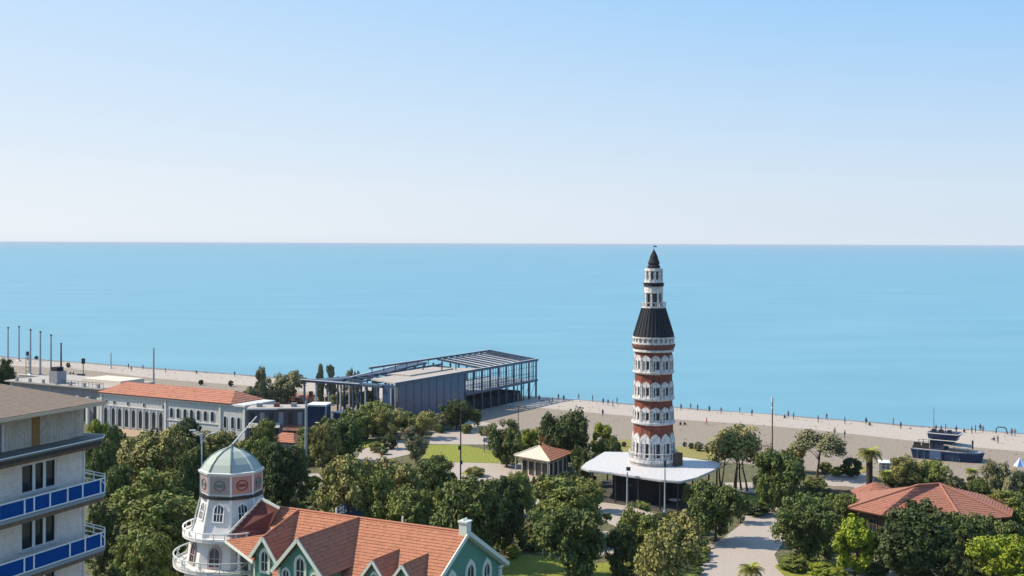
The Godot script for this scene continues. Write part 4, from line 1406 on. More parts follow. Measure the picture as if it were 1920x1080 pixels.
	tiled_roof([[f, r, a2, a1], [r, b, a1, a2]], 0.5, 0.5, M.tile_base, M.tile, k, 33, "roof_slope").set_meta("label", "red tiled roof slope")
	var hp := MB.new()
	hp.tube(f + Vector3(0, 0.08, 0), a1 + Vector3(0, 0.08, 0), 0.12, 0.12, 6)
	hp.tube(l + Vector3(0, 0.08, 0), a1 + Vector3(0, 0.08, 0), 0.12, 0.12, 6)
	part("hip_tile", hp, M.pale_tile, k)
	var c := (l + r) / 2.0
	var plan := []
	for p in [l, f, r, b]:
		var x: Vector3 = c + (p - c) * 0.74
		plan.append(Vector2(x.x, x.z))
	var kw := MB.new()
	kw.prism(plan, 0.0, 3.45)
	part("wall", kw, M.attic, k)
	for i in 4:
		var p0: Vector2 = plan[i]
		var p1: Vector2 = plan[(i + 1) % 4]
		for m in 4:
			var p := p0.lerp(p1, (m + 0.5) / 4.0)
			var d := (p1 - p0).normalized()
			var x3 := Vector3(d.x, 0, d.y)
			var z3 := x3.cross(Vector3.UP)
			if (Vector3(p.x, 0, p.y) - Vector3(c.x, 0, c.z)).dot(z3) < 0.0: z3 = -z3; x3 = -x3
			window(k, Transform3D(Basis(x3, Vector3.UP, z3), Vector3(p.x, 0.4, p.y)), 1.1, 2.3, 0.0, 0.1, M.wood, 0)
	for p in [l, f, r, b]:
		var x: Vector3 = c + (p - c) * 0.93
		var post := MB.new()
		post.tube(Vector3(x.x, 0, x.z), Vector3(x.x, 3.5, x.z), 0.11, 0.11, 6)
		part("post", post, M.attic, k)

	# dark hut behind the green house
	var dh := thing("dark_roofed_hut", "low hut with dark grey gabled roof between trees behind the green house", "hut", Vector3(-21.41, 0, -168.37), deg_to_rad(-28.0))
	box_part("wall", Vector3(0, 1.2, 0), Vector3(6.0, 2.4, 5.0), M.dark_wall, dh)
	var dr := MB.new()
	dr.slab([Vector3(-3.4, 2.3, 2.9), Vector3(3.4, 2.3, 2.9), Vector3(3.4, 4.0, 0), Vector3(-3.4, 4.0, 0)], 0.14)
	dr.slab([Vector3(3.4, 2.3, -2.9), Vector3(-3.4, 2.3, -2.9), Vector3(-3.4, 4.0, 0), Vector3(3.4, 4.0, 0)], 0.14)
	part("roof", dr, M.navy2, dh)
	box_part("chimney", Vector3(-2.2, 4.1, 0.3), Vector3(0.4, 1.2, 0.4), M.offwhite, dh)

	# white stand by the sand
	var ws := thing("white_stand", "small white lattice stand beside the thick palm near the sand", "stand", Vector3(63.2, 0, -205.02), deg_to_rad(-10.0))
	box_part("roof", Vector3(1.2, 2.75, -1.2), Vector3(3.0, 0.16, 2.8), M.white, ws)
	for x in [0.0, 0.8, 1.6, 2.4]:
		for z in [0.0, -2.4]: box_part("post", Vector3(x, 1.35, z), Vector3(0.12, 2.65, 0.12), M.white, ws)
	for y in [0.8, 1.6, 2.3]: box_part("rail", Vector3(1.2, y, 0.02), Vector3(2.4, 0.1, 0.08), M.white, ws)
	box_part("back_panel", Vector3(1.2, 1.3, -2.3), Vector3(2.3, 2.4, 0.06), M.grey_wall, ws)
	# brown planter wall
	var pw := thing("planter_mound", "curved brown stone planter at the end of the paved path", "planter", Vector3(52.48, 0, -191.79), 0.2)
	var pm := MB.new()
	var ring := []
	for i in 14: ring.append(Vector2(cos(TAU * i / 14) * 2.6, sin(TAU * i / 14) * 1.7))
	pm.prism(ring, 0.0, 1.1)
	part("wall", pm, M.planter, pw)
	var so2 := MB.new()
	var ring2 := []
	for q2 in ring: ring2.append(q2 * 0.86)
	so2.prism(ring2, 1.103, 1.25, ring2.map(func(q3): return q3 * 0.5))
	part("soil_mound", so2, M.planter, pw)
	# blue awning by the lawn
	var aw := thing("blue_awning", "dark blue slanted awning on posts at the right end of the lawn", "awning", Vector3(-4.45, 0, -229.79), 0.0)
	var am := MB.new()
	am.slab([Vector3(-1.0, 2.3, 0.6), Vector3(3.0, 1.3, 1.2), Vector3(3.2, 1.6, -1.4), Vector3(-0.8, 2.6, -1.6)], 0.1)
	part("canopy", am, M.navy, aw)
	for x in [[-0.7, 2.2], [2.8, 1.3]]: box_part("post", Vector3(x[0], x[1] / 2, 0.4), Vector3(0.12, x[1], 0.12), M.pole_dark, aw)
	var bin := thing("dark_bin", "dark waste container on the paving right of the lawn", "container", Vector3(-1.01, 0, -217.63), 0.3)
	box_part("body", Vector3(0, 0.55, 0), Vector3(1.5, 1.0, 0.9), M.navy, bin)
	box_part("lid", Vector3(0, 1.1, -0.02), Vector3(1.6, 0.12, 1.0), M.navy2, bin)
	for x in [-0.6, 0.6]:
		for z in [-0.3, 0.3]: box_part("wheel", Vector3(x, 0.06, z), Vector3(0.12, 0.12, 0.1), M.black, bin)


func right_house() -> void:
	var t := thing("hip_roof_house", "house with a broad weathered red hipped roof surrounded by trees", "house")
	var h := 3.8
	var l := Vector3(46.28, 3.8, -164.81)
	var m := Vector3(49.54, 3.8, -160.66)
	var f := Vector3(59.32, 3.8, -157.42)
	var r := Vector3(66.76, 3.8, -159.99)
	var r2 := Vector3(71, h, -169)
	var b2 := Vector3(50, h, -175)
	var a1 := Vector3(55.64, 7, -164.37)
	var a2 := Vector3(59.12, 7, -165.52)
	var planes := [[l, m, a1], [m, f, a2], [m, a2, a1], [f, r, a2], [r, r2, a2], [r2, b2, a1], [r2, a1, a2], [b2, l, a1]]
	var roof := tiled_roof(planes, 0.4, 0.4, M.tile_base, M.old_tile, t, 41)
	var hp := MB.new()
	for q in [[l, a1], [f, a2], [a1, a2], [r, a2]]:
		hp.tube(q[0] + Vector3(0, 0.1, 0), q[1] + Vector3(0, 0.1, 0), 0.16, 0.16, 6)
	part("hip_tile", hp, M.old_tile, roof)
	var c := Vector3.ZERO
	for q in [l, m, f, r, r2, b2]: c += q / 6.0
	var plan := []
	for q in [l, m, f, r, r2, b2]:
		var x: Vector3 = c + (q - c) * 0.86
		plan.append(Vector2(x.x, x.z))
	var w := MB.new()
	w.prism(plan, 0.0, 3.7)
	part("wall", w, M.brown_dark, t)
	for i in 3:
		var p0: Vector2 = plan[i]
		var p1: Vector2 = plan[i + 1]
		var d := (p1 - p0).normalized()
		var x3 := Vector3(d.x, 0, d.y)
		var z3 := Vector3(-d.y, 0, d.x)
		var n := int(p0.distance_to(p1) / 2.4)
		for k in n:
			var p := p0.lerp(p1, (k + 0.5) / n)
			window(t, Transform3D(Basis(x3, Vector3.UP, z3), Vector3(p.x, 0.9, p.y)), 1.3, 1.9, 0.0, 0.12, M.wood, 1)
	# smaller rounded roof behind it
	var s := thing("round_roofed_pavilion", "small pavilion with a round mossy red roof behind the hip-roofed house", "pavilion", Vector3(54.6, 0, -179.64), 0.0)
	var planes2 := []
	for i in 10:
		var e0 := Vector3(sin(TAU * i / 10) * 3.7, 2.9, cos(TAU * i / 10) * 3.7)
		var e1 := Vector3(sin(TAU * (i + 1) / 10) * 3.7, 2.9, cos(TAU * (i + 1) / 10) * 3.7)
		planes2.append([e0, e1, Vector3(0, 4.5, 0)])
	tiled_roof(planes2, 0.4, 0.4, M.tile_base, M.old_tile, s, 43)
	var sw := MB.new()
	sw.lathe([Vector2(2.9, 0), Vector2(2.9, 2.85)], 10)
	part("wall", sw, M.attic, s)
	for i in 5:
		var a := TAU * i / 10 + PI / 10 - PI * 0.4
		var o := Basis(Vector3.UP, a)
		window(s, Transform3D(o, o * Vector3(0, 0.6, 2.78)), 1.0, 1.8, 0.0, 0.1, M.wood, 0)


func beach_bar() -> void:
	var t := thing("boat_shaped_bar", "dark blue boat-shaped beach bar with raised upper deck on the sand", "beach bar", Vector3(75.58, 0, -225.7), deg_to_rad(-31.0))
	# hull lies along +x, bow to the right
	var bottom := [Vector2(0, 0.3), Vector2(8.3, 0.5), Vector2(10.9, -0.2), Vector2(11.9, -1.7), Vector2(10.9, -3.2), Vector2(8.3, -3.9), Vector2(0, -3.7)]
	var top := [Vector2(-0.3, 0.6), Vector2(8.4, 0.8), Vector2(11.2, 0.1), Vector2(12.4, -1.7), Vector2(11.2, -3.5), Vector2(8.4, -4.2), Vector2(-0.3, -4.0)]
	var hu := MB.new()
	hu.prism(bottom, 0.0, 1.75, top)
	var hull := part("hull", hu, M.navy, t)
	var strip := MB.new()
	for i in top.size():
		var a: Vector2 = top[i]
		var b: Vector2 = top[(i + 1) % top.size()]
		strip.beam(Vector3(a.x, 1.72, a.y), Vector3(b.x, 1.72, b.y), 0.14, 0.16)
	part("gunwale", strip, M.navy2, hull)
	var dk := MB.new()
	var din := []
	for q in top: din.append(Vector2(5.8, -1.7) + (q - Vector2(5.8, -1.7)) * 0.95)
	dk.prism(din, 1.753, 1.83)
	part("deck", dk, M.deck, hull)
	for k in 7:
		box_part("hull_rib", Vector3(0.9 + 1.25 * k, 0.85, 0.56), Vector3(0.14, 1.5, 0.1), M.navy2, hull)
	var ca := MB.new()
	ca.prism([Vector2(3.0, -0.1), Vector2(5.6, 0.1), Vector2(5.8, -3.2), Vector2(3.0, -3.2)], 1.83, 3.6)
	ca.prism([Vector2(3.0, 0.7), Vector2(5.4, 0.85), Vector2(5.2, 0.62), Vector2(3.1, 0.55)], 0.2, 1.75)
	part("cabin", ca, M.navy, t)
	var dd := MB.new()
	dd.prism([Vector2(2.9, 0.2), Vector2(7.6, 0.5), Vector2(7.6, -3.4), Vector2(2.9, -3.4)], 3.6, 3.75)
	part("upper_deck", dd, M.navy2, t)
	var ud := MB.new()
	ud.prism([Vector2(2.8, 0.2), Vector2(7.6, 0.4), Vector2(7.6, -3.4), Vector2(2.8, -3.4)], 3.95, 5.0, [Vector2(2.6, 0.4), Vector2(8.3, 0.7), Vector2(8.3, -3.7), Vector2(2.6, -3.7)])
	part("upper_bulwark", ud, M.navy, t)
	var aw := MB.new()
	aw.slab([Vector3(5.6, 3.0, 0.7), Vector3(10.2, 2.7, 0.6), Vector3(10.2, 2.9, -2.6), Vector3(5.6, 3.2, -2.6)], 0.1)
	part("side_awning", aw, M.concrete, t)
	for x in [9.9, 7.4]: box_part("awning_post", Vector3(x, 2.3, 0.4), Vector3(0.1, 1.0, 0.1), M.pole_dark, t)
	var seat := MB.new()
	seat.box(Vector3(0, 0.25, 0), Vector3(1.3, 0.5, 1.0))
	seat.box(Vector3(0, 0.7, -0.4), Vector3(1.3, 0.5, 0.2))
	var sm := seat.mesh()
	for x in [0.5, 2.0]: part("bench", sm, M.black, t, Transform3D(Basis(), Vector3(x, 1.83, -0.8)))
	for q in [[0.2, 0.3, 1.3], [0.25, -3.6, 1.2], [2.1, -3.6, 2.0], [1.9, 0.2, 1.9]]:
		box_part("rail_post", Vector3(q[0], 1.83 + q[2] / 2, q[1]), Vector3(0.09, q[2], 0.09), M.pole_dark, t)
	var rl := MB.new()
	rl.beam(Vector3(0.2, 3.0, 0.3), Vector3(2.9, 3.3, 0.2), 0.06, 0.06)
	rl.beam(Vector3(0.2, 2.9, -3.6), Vector3(2.9, 3.2, -3.5), 0.06, 0.06)
	part("rail", rl, M.pole_dark, t)
	for y in [3.78, 5.0]:
		var wb := MB.new()
		var e: float = 0.6 * (y - 3.78) / 1.2
		wb.beam(Vector3(2.7, y, 0.36 + e * 0.5), Vector3(7.65 + e, y, 0.56 + e * 0.3), 0.1, 0.1)
		wb.beam(Vector3(7.68 + e, y, 0.5 + e * 0.3), Vector3(7.68 + e, y, -3.5 - e * 0.3), 0.1, 0.1)
		part("white_band", wb, M.white, t)
	for x in [3.3, 4.2, 5.0]: box_part("cabin_window", Vector3(x, 2.8, 0.02), Vector3(0.6, 0.8, 0.1), M.pane_dim, t)
	for x in [3.6, 4.9, 6.4]: box_part("upper_seat", Vector3(x, 5.25, -0.8), Vector3(0.7, 0.7, 0.7), M.black, t)
	var sl := MB.new()
	sl.box(Vector3(4.2, 1.0, 0.75), Vector3(2.0, 1.5, 0.3))
	part("gangway", sl, M.navy2, t)
	var ma := MB.new()
	ma.tube(Vector3(3.4, 3.6, -1.5), Vector3(3.4, 9.6, -1.5), 0.13, 0.07, 8)
	part("mast", ma, M.pole, t)


# a crown in a unit box (width 1, y from 0 to 1): clumps of small leaf faces with gaps between
func crown(seed_: int, clumps: int, per: int, size: float, shape: String) -> ArrayMesh:
	var rng := RandomNumberGenerator.new()
	rng.seed = seed_
	var b := MB.new()
	var lobes := []
	for i in 8:
		var q := Vector3(rng.randfn(), rng.randfn() * 0.75, rng.randfn()).normalized()
		lobes.append([Vector3(0, 0.5, 0) + q * rng.randf_range(0.14, 0.33), rng.randf_range(0.16, 0.26), rng.randf_range(0.8, 1.2)])
	for i in clumps:
		var d := Vector3(rng.randfn(), rng.randfn(), rng.randfn()).normalized()
		var rad := 0.0
		var at := Vector3.ZERO
		var r := rng.randf_range(0.09, 0.17)
		match shape:
			"round":
				var lobe: Array = lobes[i % lobes.size()]
				d = (d + Vector3(0, 0.3, 0)).normalized()
				at = lobe[0] + d * lobe[1] * rng.randf_range(0.7, 1.05)
				r = rng.randf_range(0.05, 0.1)
			"wide":
				rad = 0.42 * sqrt(rng.randf_range(0.05, 1.0))
				var a := rng.randf() * TAU
				at = Vector3(cos(a) * rad, 0.62 - rad * rad * 1.4 + rng.randf_range(-0.12, 0.2), sin(a) * rad)
			"tall":
				var y := rng.randf_range(0.1, 0.93)
				rad = 0.40 * sqrt(maxf(0.03, 1.0 - pow(absf(y - 0.35) / 0.65, 1.6))) * sqrt(rng.randf_range(0.2, 1.0))
				var a := rng.randf() * TAU
				at = Vector3(cos(a) * rad, y, sin(a) * rad)
				r *= 0.8
			"column":
				var y := rng.randf_range(0.04, 0.95)
				rad = 0.36 * (1.0 - pow(y, 2.0) * 0.75) * sqrt(rng.randf())
				var a := rng.randf() * TAU
				at = Vector3(cos(a) * rad, y, sin(a) * rad)
			"ball":
				rad = 0.40 * pow(rng.randf_range(0.4, 1.0), 0.4)
				at = Vector3(d.x * rad, 0.5 + d.y * rad, d.z * rad)
				r *= 0.75
		var tone: float = rng.randf_range(0.62, 1.4) * lobes[i % 8][2]
		var warm := rng.randf_range(0.88, 1.14)
		var squash := 0.85 if shape != "column" else 0.45
		for k in per:
			var e := Vector3(rng.randfn(), rng.randfn(), rng.randfn()).normalized()
			var p := at + Vector3(e.x, e.y * squash, e.z) * r * (1.0 - 0.55 * pow(rng.randf(), 2.0)) * rng.randf_range(0.9, 1.12)
			if rng.randf() < 0.13: p = at + (p - at) * rng.randf_range(1.15, 1.55)
			var nn := (e * 0.85 + Vector3(rng.randfn(), rng.randfn(), rng.randfn()) * 0.33 + Vector3(0, 0.35, 0)).normalized()
			var x := nn.cross(Vector3(rng.randfn(), rng.randfn(), rng.randfn())).normalized()
			var y := nn.cross(x)
			var l := size * rng.randf_range(0.65, 1.35)
			var t := tone * rng.randf_range(0.75, 1.3)
			b.col = Color(t * warm, t, t * rng.randf_range(0.8, 1.15))
			var w := l * 0.34
			var mid := p + nn * l * 0.1
			b.tri(p - x * l * 0.5, mid - y * w, p + x * l * 0.5)
			b.tri(p - x * l * 0.5, p + x * l * 0.5, mid + y * w)
	# fit the unit box
	var lo := Vector3(INF, INF, INF)
	var hi := -lo
	for q in b.v:
		lo = lo.min(q)
		hi = hi.max(q)
	var mid := (lo + hi) / 2.0
	var span := hi - lo
	for i in b.v.size():
		b.v[i] = Vector3((b.v[i].x - mid.x) / span.x, (b.v[i].y - lo.y) / span.y, (b.v[i].z - mid.z) / span.z)
	return b.mesh()


# a trunk in a unit height, its limbs reaching out into a crown
func trunk(seed_: int, stems: int, limbs: int) -> ArrayMesh:
	var rng := RandomNumberGenerator.new()
	rng.seed = seed_
	var b := MB.new()
	for s in stems:
		var foot := Vector3.ZERO
		if stems > 1: foot = Vector3(cos(TAU * s / stems), 0, sin(TAU * s / stems)) * rng.randf_range(0.1, 0.28)
		var lean := Vector3(rng.randf_range(-0.05, 0.05), 0, rng.randf_range(-0.05, 0.05))
		var r := 0.026 if stems == 1 else 0.017
		var p := foot
		for k in 4:
			var q := foot + lean * (k + 1) + Vector3(rng.randf_range(-0.012, 0.012), 0.17 * (k + 1), rng.randf_range(-0.012, 0.012))
			b.tube(p, q, r * (1.25 if k == 0 else 1.0), r * 0.82, 7)
			r *= 0.82
			if k >= 1:
				for m in limbs:
					var a := rng.randf() * TAU
					var e := q + Vector3(cos(a) * 0.22, rng.randf_range(0.1, 0.24), sin(a) * 0.22)
					b.tube(q, q.lerp(e, 0.5) + Vector3(0, 0.03, 0), r * 0.6, r * 0.42, 5)
					b.tube(q.lerp(e, 0.5) + Vector3(0, 0.03, 0), e, r * 0.42, r * 0.15, 5)
			p = q
	return b.mesh()


var tree_count := 0


func tree(called: String, at: Vector3, tall: float, wide: float, shape: String, tone: String, bare: float, label: String) -> void:
	if not protos.has("crowns"):
		protos.crowns = {
			"round": [crown(1, 120, 92, 0.042, "round"), crown(2, 120, 92, 0.040, "round"), crown(3, 112, 96, 0.044, "round"), crown(4, 120, 92, 0.042, "round"), crown(12, 116, 92, 0.040, "round"), crown(15, 116, 92, 0.042, "round"), crown(16, 120, 92, 0.042, "round")],
			"wide": [crown(5, 52, 130, 0.05, "wide"), crown(6, 46, 130, 0.05, "wide")],
			"tall": [crown(7, 60, 120, 0.06, "tall"), crown(8, 60, 120, 0.06, "tall")],
			"column": [crown(9, 46, 90, 0.16, "column"), crown(13, 46, 90, 0.15, "column")],
			"ball": [crown(10, 60, 120, 0.06, "ball"), crown(11, 60, 120, 0.06, "ball")],
		}
		protos.crowns.stems = protos.crowns.wide
		protos.trunks = {"one": [trunk(1, 1, 3), trunk(2, 1, 3), trunk(3, 1, 4)], "many": [trunk(4, 6, 1), trunk(5, 5, 1)]}
	tree_count += 1
	var n := tree_count
	var t := thing(called, label, "shrub" if "shrub" in called else "hedge" if "hedge" in called else "tree", at, 0.0, "shrubs in the park" if "shrub" in called else "trees of the seaside park" if "tree" in called else "")
	var list: Array = protos.crowns[shape]
	var low: float = bare * tall * (0.35 if shape == "round" else 1.0)
	var sy := (tall - low) * 1.04
	part("crown", list[n % list.size()], M["leaf_" + tone], t, Transform3D(Basis(Vector3.UP, n * 2.399).scaled_local(Vector3(wide * 1.05, sy, wide * 1.05)), Vector3(0, low, 0)))
	if shape == "round" and wide > 4.5 and tone in ["dark", "deep", "mid"]:
		part("crown", list[(n + 3) % list.size()], M["leaf_" + tone], t, Transform3D(Basis(Vector3.UP, n * 1.3 + 1.0).scaled_local(Vector3(wide * 0.96, sy * 0.93, wide * 0.96)), Vector3(0, low * 0.8, 0)))
	if "tree" in called or "conifer" in called:
		var tk: Array = protos.trunks["many" if shape == "stems" else "one"]
		part("trunk", tk[n % tk.size()], M.bark, t, Transform3D(Basis(Vector3.UP, n * 1.7).scaled_local(Vector3(minf(wide, tall), tall, minf(wide, tall))), Vector3.ZERO))
	elif low > 0.0:
		part("stem", protos.trunks.one[n % 3], M.bark, t, Transform3D(Basis().scaled(Vector3(tall, tall, tall)), Vector3.ZERO))


func park() -> void:
	# left of the turret
	tree("broadleaf_tree", Vector3(-56.58, 0, -189.09), 10.67, 10.76, "round", "olive", 0.1, "large round olive tree below the tall arched windows of the grey hall")
	tree("broadleaf_tree", Vector3(-74.43, 0, -215.14), 8.03, 4.78, "round", "lime", 0.1, "small yellow-green tree at the right of the apartment block's attic")
	tree("conifer_tree", Vector3(-69.96, 0, -211.16), 7.7, 2.82, "tall", "dark", 0.08, "narrow dark conifer between the yellow-green tree and the large olive tree")
	tree("broadleaf_tree", Vector3(-56.05, 0, -205.6), 9.78, 6.21, "round", "deep", 0.08, "dark bushy tree touching the seven small arched windows of the hall")
	tree("broadleaf_tree", Vector3(-50.84, 0, -208.57), 7.42, 7.79, "round", "olive", 0.1, "light olive tree behind the dome of the turret beside the white lamp")
	tree("broadleaf_tree", Vector3(-62.49, 0, -182.07), 10.52, 5.34, "round", "dark", 0.1, "dark tree rising beside the terrace edge of the apartment block")
	tree("broadleaf_tree", Vector3(-50.16, 0, -167.92), 8.51, 10.9, "round", "mid", 0.1, "broad green tree in front of the large olive tree below the hall")
	tree("broadleaf_tree", Vector3(-43.21, 0, -150.54), 8.7, 10.7, "round", "mid", 0.1, "wide leafy tree touching the turret's upper ring balcony on the left")
	tree("broadleaf_tree", Vector3(-41.9, 0, -135.53), 7.71, 6.75, "round", "mid", 0.1, "mid-green tree at the bottom edge between balconies and turret")
	tree("broadleaf_tree", Vector3(-54.72, 0, -159.48), 3.83, 3.54, "round", "lime", 0.12, "small bright green tree beside the upper blue balcony's end")
	tree("broadleaf_tree", Vector3(-48.01, 0, -140.34), 9.36, 3.99, "round", "deep", 0.1, "dark shaded tree close beside the lower blue balcony's end")
	tree("broadleaf_tree", Vector3(-38.21, 0, -133.16), 3.79, 3.31, "ball", "lime", 0.1, "yellowish treetop just below the turret's lower ring balcony")
	tree("broadleaf_tree", Vector3(-58.49, 0, -177.79), 7.27, 4.74, "round", "dark", 0.1, "dark tree between the yellow-green tree and the upper blue balcony")
	tree("broadleaf_tree", Vector3(-46.12, 0, -171.2), 9.74, 4.57, "round", "dark", 0.1, "dark tree directly left of the turret's lantern room")
	tree("broadleaf_tree", Vector3(-38.7, 0, -168.1), 8.22, 7.17, "round", "deep", 0.1, "dark tree hidden behind the turret's white body")
	tree("broadleaf_tree", Vector3(-52.05, 0, -199.72), 5.95, 4.97, "round", "dark", 0.1, "dark tree at the foot of the curved white lamp")
	tree("broadleaf_tree", Vector3(-43.65, 0, -204.43), 7.27, 5.81, "round", "mid", 0.1, "green tree behind the tip of the turret's spar")
	tree("broadleaf_tree", Vector3(-33.73, 0, -176.45), 10.74, 6.59, "round", "deep", 0.1, "tall very dark tree between the turret's dome and the grey pole")
	tree("broadleaf_tree", Vector3(-45.44, 0, -221.03), 7.47, 4.91, "round", "mid", 0.05, "green tree in front of the long grey boarded shed")
	tree("broadleaf_tree", Vector3(-38.16, 0, -189.41), 7.91, 4.21, "round", "dark", 0.1, "dark tree below the orange-red hut roof")
	tree("broadleaf_tree", Vector3(-34.99, 0, -195.66), 6.7, 4.7, "round", "dark", 0.1, "dark tree just left of the tall grey pole by the path")
	# behind, towards the sea
	tree("broadleaf_tree", Vector3(-53.22, 0, -278.58), 10.03, 10.4, "round", "grey", 0.1, "big grey-green tree on the sand right of the red-roofed hall")
	tree("broadleaf_tree", Vector3(-56.29, 0, -259.15), 8.75, 5.07, "round", "grey", 0.2, "scrubby olive tree hiding the right end of the red hall roof")
	tree("conifer_tree", Vector3(-57.43, 0, -275.05), 11.61, 3.42, "tall", "grey", 0.25, "thin tiered conifer left of the big grey-green tree by the beach")
	tree("conifer_tree", Vector3(-45.31, 0, -284.08), 11.24, 2.27, "column", "grey", 0.15, "left one of two slim trees poking above the steel building's wing")
	tree("conifer_tree", Vector3(-42.92, 0, -284.14), 10.99, 2.78, "column", "grey", 0.15, "right one of two slim trees poking above the steel building's wing")
	tree("broadleaf_tree", Vector3(-38.23, 0, -290.72), 9.69, 3.88, "round", "grey", 0.2, "small tree behind the bend of the steel building's low roof")
	tree("broadleaf_tree", Vector3(-38.9, 0, -281.57), 6.63, 7.51, "round", "grey", 0.3, "scrubby tree growing inside the open wing of the steel building")
	tree("broadleaf_tree", Vector3(-32.93, 0, -275.67), 6.37, 6.13, "round", "grey", 0.3, "scrubby tree below the rising walkway roof of the steel building")
	tree("broadleaf_tree", Vector3(-28.55, 0, -248.31), 7.28, 8.61, "round", "mid", 0.1, "rounded green tree in front of the steel building's left corner")
	tree("broadleaf_tree", Vector3(-31.07, 0, -218.09), 9.01, 8.53, "round", "dark", 0.1, "big dark tree right of the tall grey pole")
	tree("broadleaf_tree", Vector3(-33.19, 0, -211.87), 8.29, 5.65, "round", "olive", 0.1, "olive tree just right of the dark blue kiosk")
	tree("broadleaf_tree", Vector3(-24.16, 0, -243.03), 6.48, 7.78, "round", "olive", 0.1, "spreading olive tree before the blue glass wall")
	tree("broadleaf_tree", Vector3(-18.21, 0, -245.83), 5.68, 6.56, "round", "olive", 0.1, "flat-topped olive tree below the middle of the blue glass wall")
	tree("broadleaf_tree", Vector3(-17.41, 0, -219.43), 6.44, 6.63, "round", "grey", 0.08, "bushy grey-green tree at the left end of the bright lawn")
	tree("broadleaf_tree", Vector3(-30.94, 0, -242.88), 6.26, 7.99, "round", "mid", 0.05, "bushy green tree between the pole before the open wing and the small lawn patch")
	tree("broadleaf_tree", Vector3(-21.86, 0, -252.66), 4.49, 6.96, "round", "mid", 0.05, "low green tree at the foot of the blue glass wall's left third")
	tree("broadleaf_tree", Vector3(-15.63, 0, -257.14), 3.89, 6.4, "round", "grey", 0.05, "low greyish tree at the foot of the blue glass wall's right third")
	tree("broadleaf_tree", Vector3(-36.49, 0, -216.93), 6.75, 5.4, "round", "mid", 0.05, "green tree whose crown crosses the tall grey pole")
	tree("broadleaf_tree", Vector3(-11.74, 0, -257.23), 6.4, 7.55, "round", "deep", 0.1, "dark tree at the right corner of the blue glass wall")
	tree("broadleaf_tree", Vector3(-8.12, 0, -261.81), 4.19, 3.96, "round", "dark", 0.1, "small dark tree at the foot of the steel building's first column")
	tree("broadleaf_tree", Vector3(-0.81, 0, -214.52), 8.39, 7.06, "round", "dark", 0.12, "dark green tree at the right end of the bright lawn")
	tree("broadleaf_tree", Vector3(-4.45, 0, -246.14), 3.06, 3.28, "round", "grey", 0.1, "low grey-green tree beside the path behind the lawn")
	# middle
	tree("broadleaf_tree", Vector3(-22.42, 0, -166.48), 10.36, 9.03, "round", "olive", 0.1, "large olive tree above the middle of the green house's roof")
	tree("broadleaf_tree", Vector3(-16.13, 0, -170.36), 9.69, 9.24, "round", "olive", 0.1, "broad olive tree below the paved path, centre of the tree belt")
	tree("broadleaf_tree", Vector3(-11.24, 0, -177.86), 8.38, 6.8, "round", "dark", 0.1, "dark tree left of the black lamp post")
	tree("broadleaf_tree", Vector3(-18.96, 0, -165.31), 8.82, 6.61, "round", "mid", 0.1, "green tree between the two large olive trees")
	tree("broadleaf_tree", Vector3(-13.38, 0, -161.82), 7.19, 6.62, "round", "mid", 0.1, "green tree directly behind the ridge of the green house")
	tree("broadleaf_tree", Vector3(-5.15, 0, -149.06), 11.26, 9.27, "round", "dark", 0.1, "very large dark tree behind the green house's chimney")
	tree("broadleaf_tree", Vector3(-0.88, 0, -154.23), 10.14, 6.17, "round", "deep", 0.1, "tall dark tree at the right of the green house's gable")
	tree("broadleaf_tree", Vector3(-8.16, 0, -162.48), 7.94, 5.78, "round", "mid", 0.1, "mid-green tree at the foot of the black lamp post")
	tree("broadleaf_tree", Vector3(9.83, 0, -213.71), 10.73, 9.12, "round", "deep", 0.1, "dark round tree behind the pyramid-roofed kiosk")
	tree("broadleaf_tree", Vector3(7.12, 0, -224.3), 7.58, 4.19, "round", "rusty", 0.1, "rust-tinged tree left of the dark round tree behind the kiosk")
	tree("broadleaf_tree", Vector3(4.19, 0, -227.65), 4.96, 5.06, "round", "lime", 0.1, "light yellow-green tree left of the kiosk roof's peak")
	tree("broadleaf_tree", Vector3(1.68, 0, -229.92), 3.68, 3.47, "round", "olive", 0.1, "small olive tree beside the slim post on the sand's edge")
	tree("broadleaf_tree", Vector3(16.34, 0, -216.93), 7.71, 4.63, "tall", "lime", 0.1, "light green feathery tree at the left tip of the canopy roof")
	tree("broadleaf_tree", Vector3(11.75, 0, -197.8), 6.51, 3.87, "round", "dark", 0.1, "dark tree squeezed between the kiosk and the canopy roof")
	tree("broadleaf_tree", Vector3(18.12, 0, -212.86), 5.87, 4.16, "round", "dark", 0.1, "small dark tree behind the canopy roof's left tip")
	tree("broadleaf_tree", Vector3(0.93, 0, -177.01), 6.69, 5.03, "round", "mid", 0.08, "green tree in front of the kiosk's left side")
	tree("broadleaf_tree", Vector3(7.74, 0, -162.72), 8.46, 9.84, "round", "mid", 0.1, "broad green tree in front of the kiosk and canopy")
	tree("broadleaf_tree", Vector3(12.08, 0, -178.94), 4.77, 4.77, "round", "olive", 0.1, "light olive tree before the canopy's left columns")
	tree("broadleaf_tree", Vector3(6.99, 0, -142.61), 9.25, 9.38, "round", "dark", 0.14, "very large dark tree standing on the lawn at the bottom centre")
	tree("broadleaf_tree", Vector3(16.32, 0, -152.9), 6.93, 6.25, "round", "mid", 0.14, "medium green tree in front of the canopy's dark side")
	tree("broadleaf_tree", Vector3(17.63, 0, -133.84), 9.82, 7.97, "round", "olive", 0.1, "large brownish olive tree at the bottom, below the canopy")
	tree("broadleaf_tree", Vector3(13.42, 0, -142.24), 6.64, 4.43, "round", "deep", 0.12, "dark tree between the large lawn tree and the brownish olive tree")
	tree("broadleaf_tree", Vector3(27.52, 0, -161.26), 8.53, 7.45, "round", "dark", 0.18, "dense dark tree on bare stems left of the sunlit plaza")
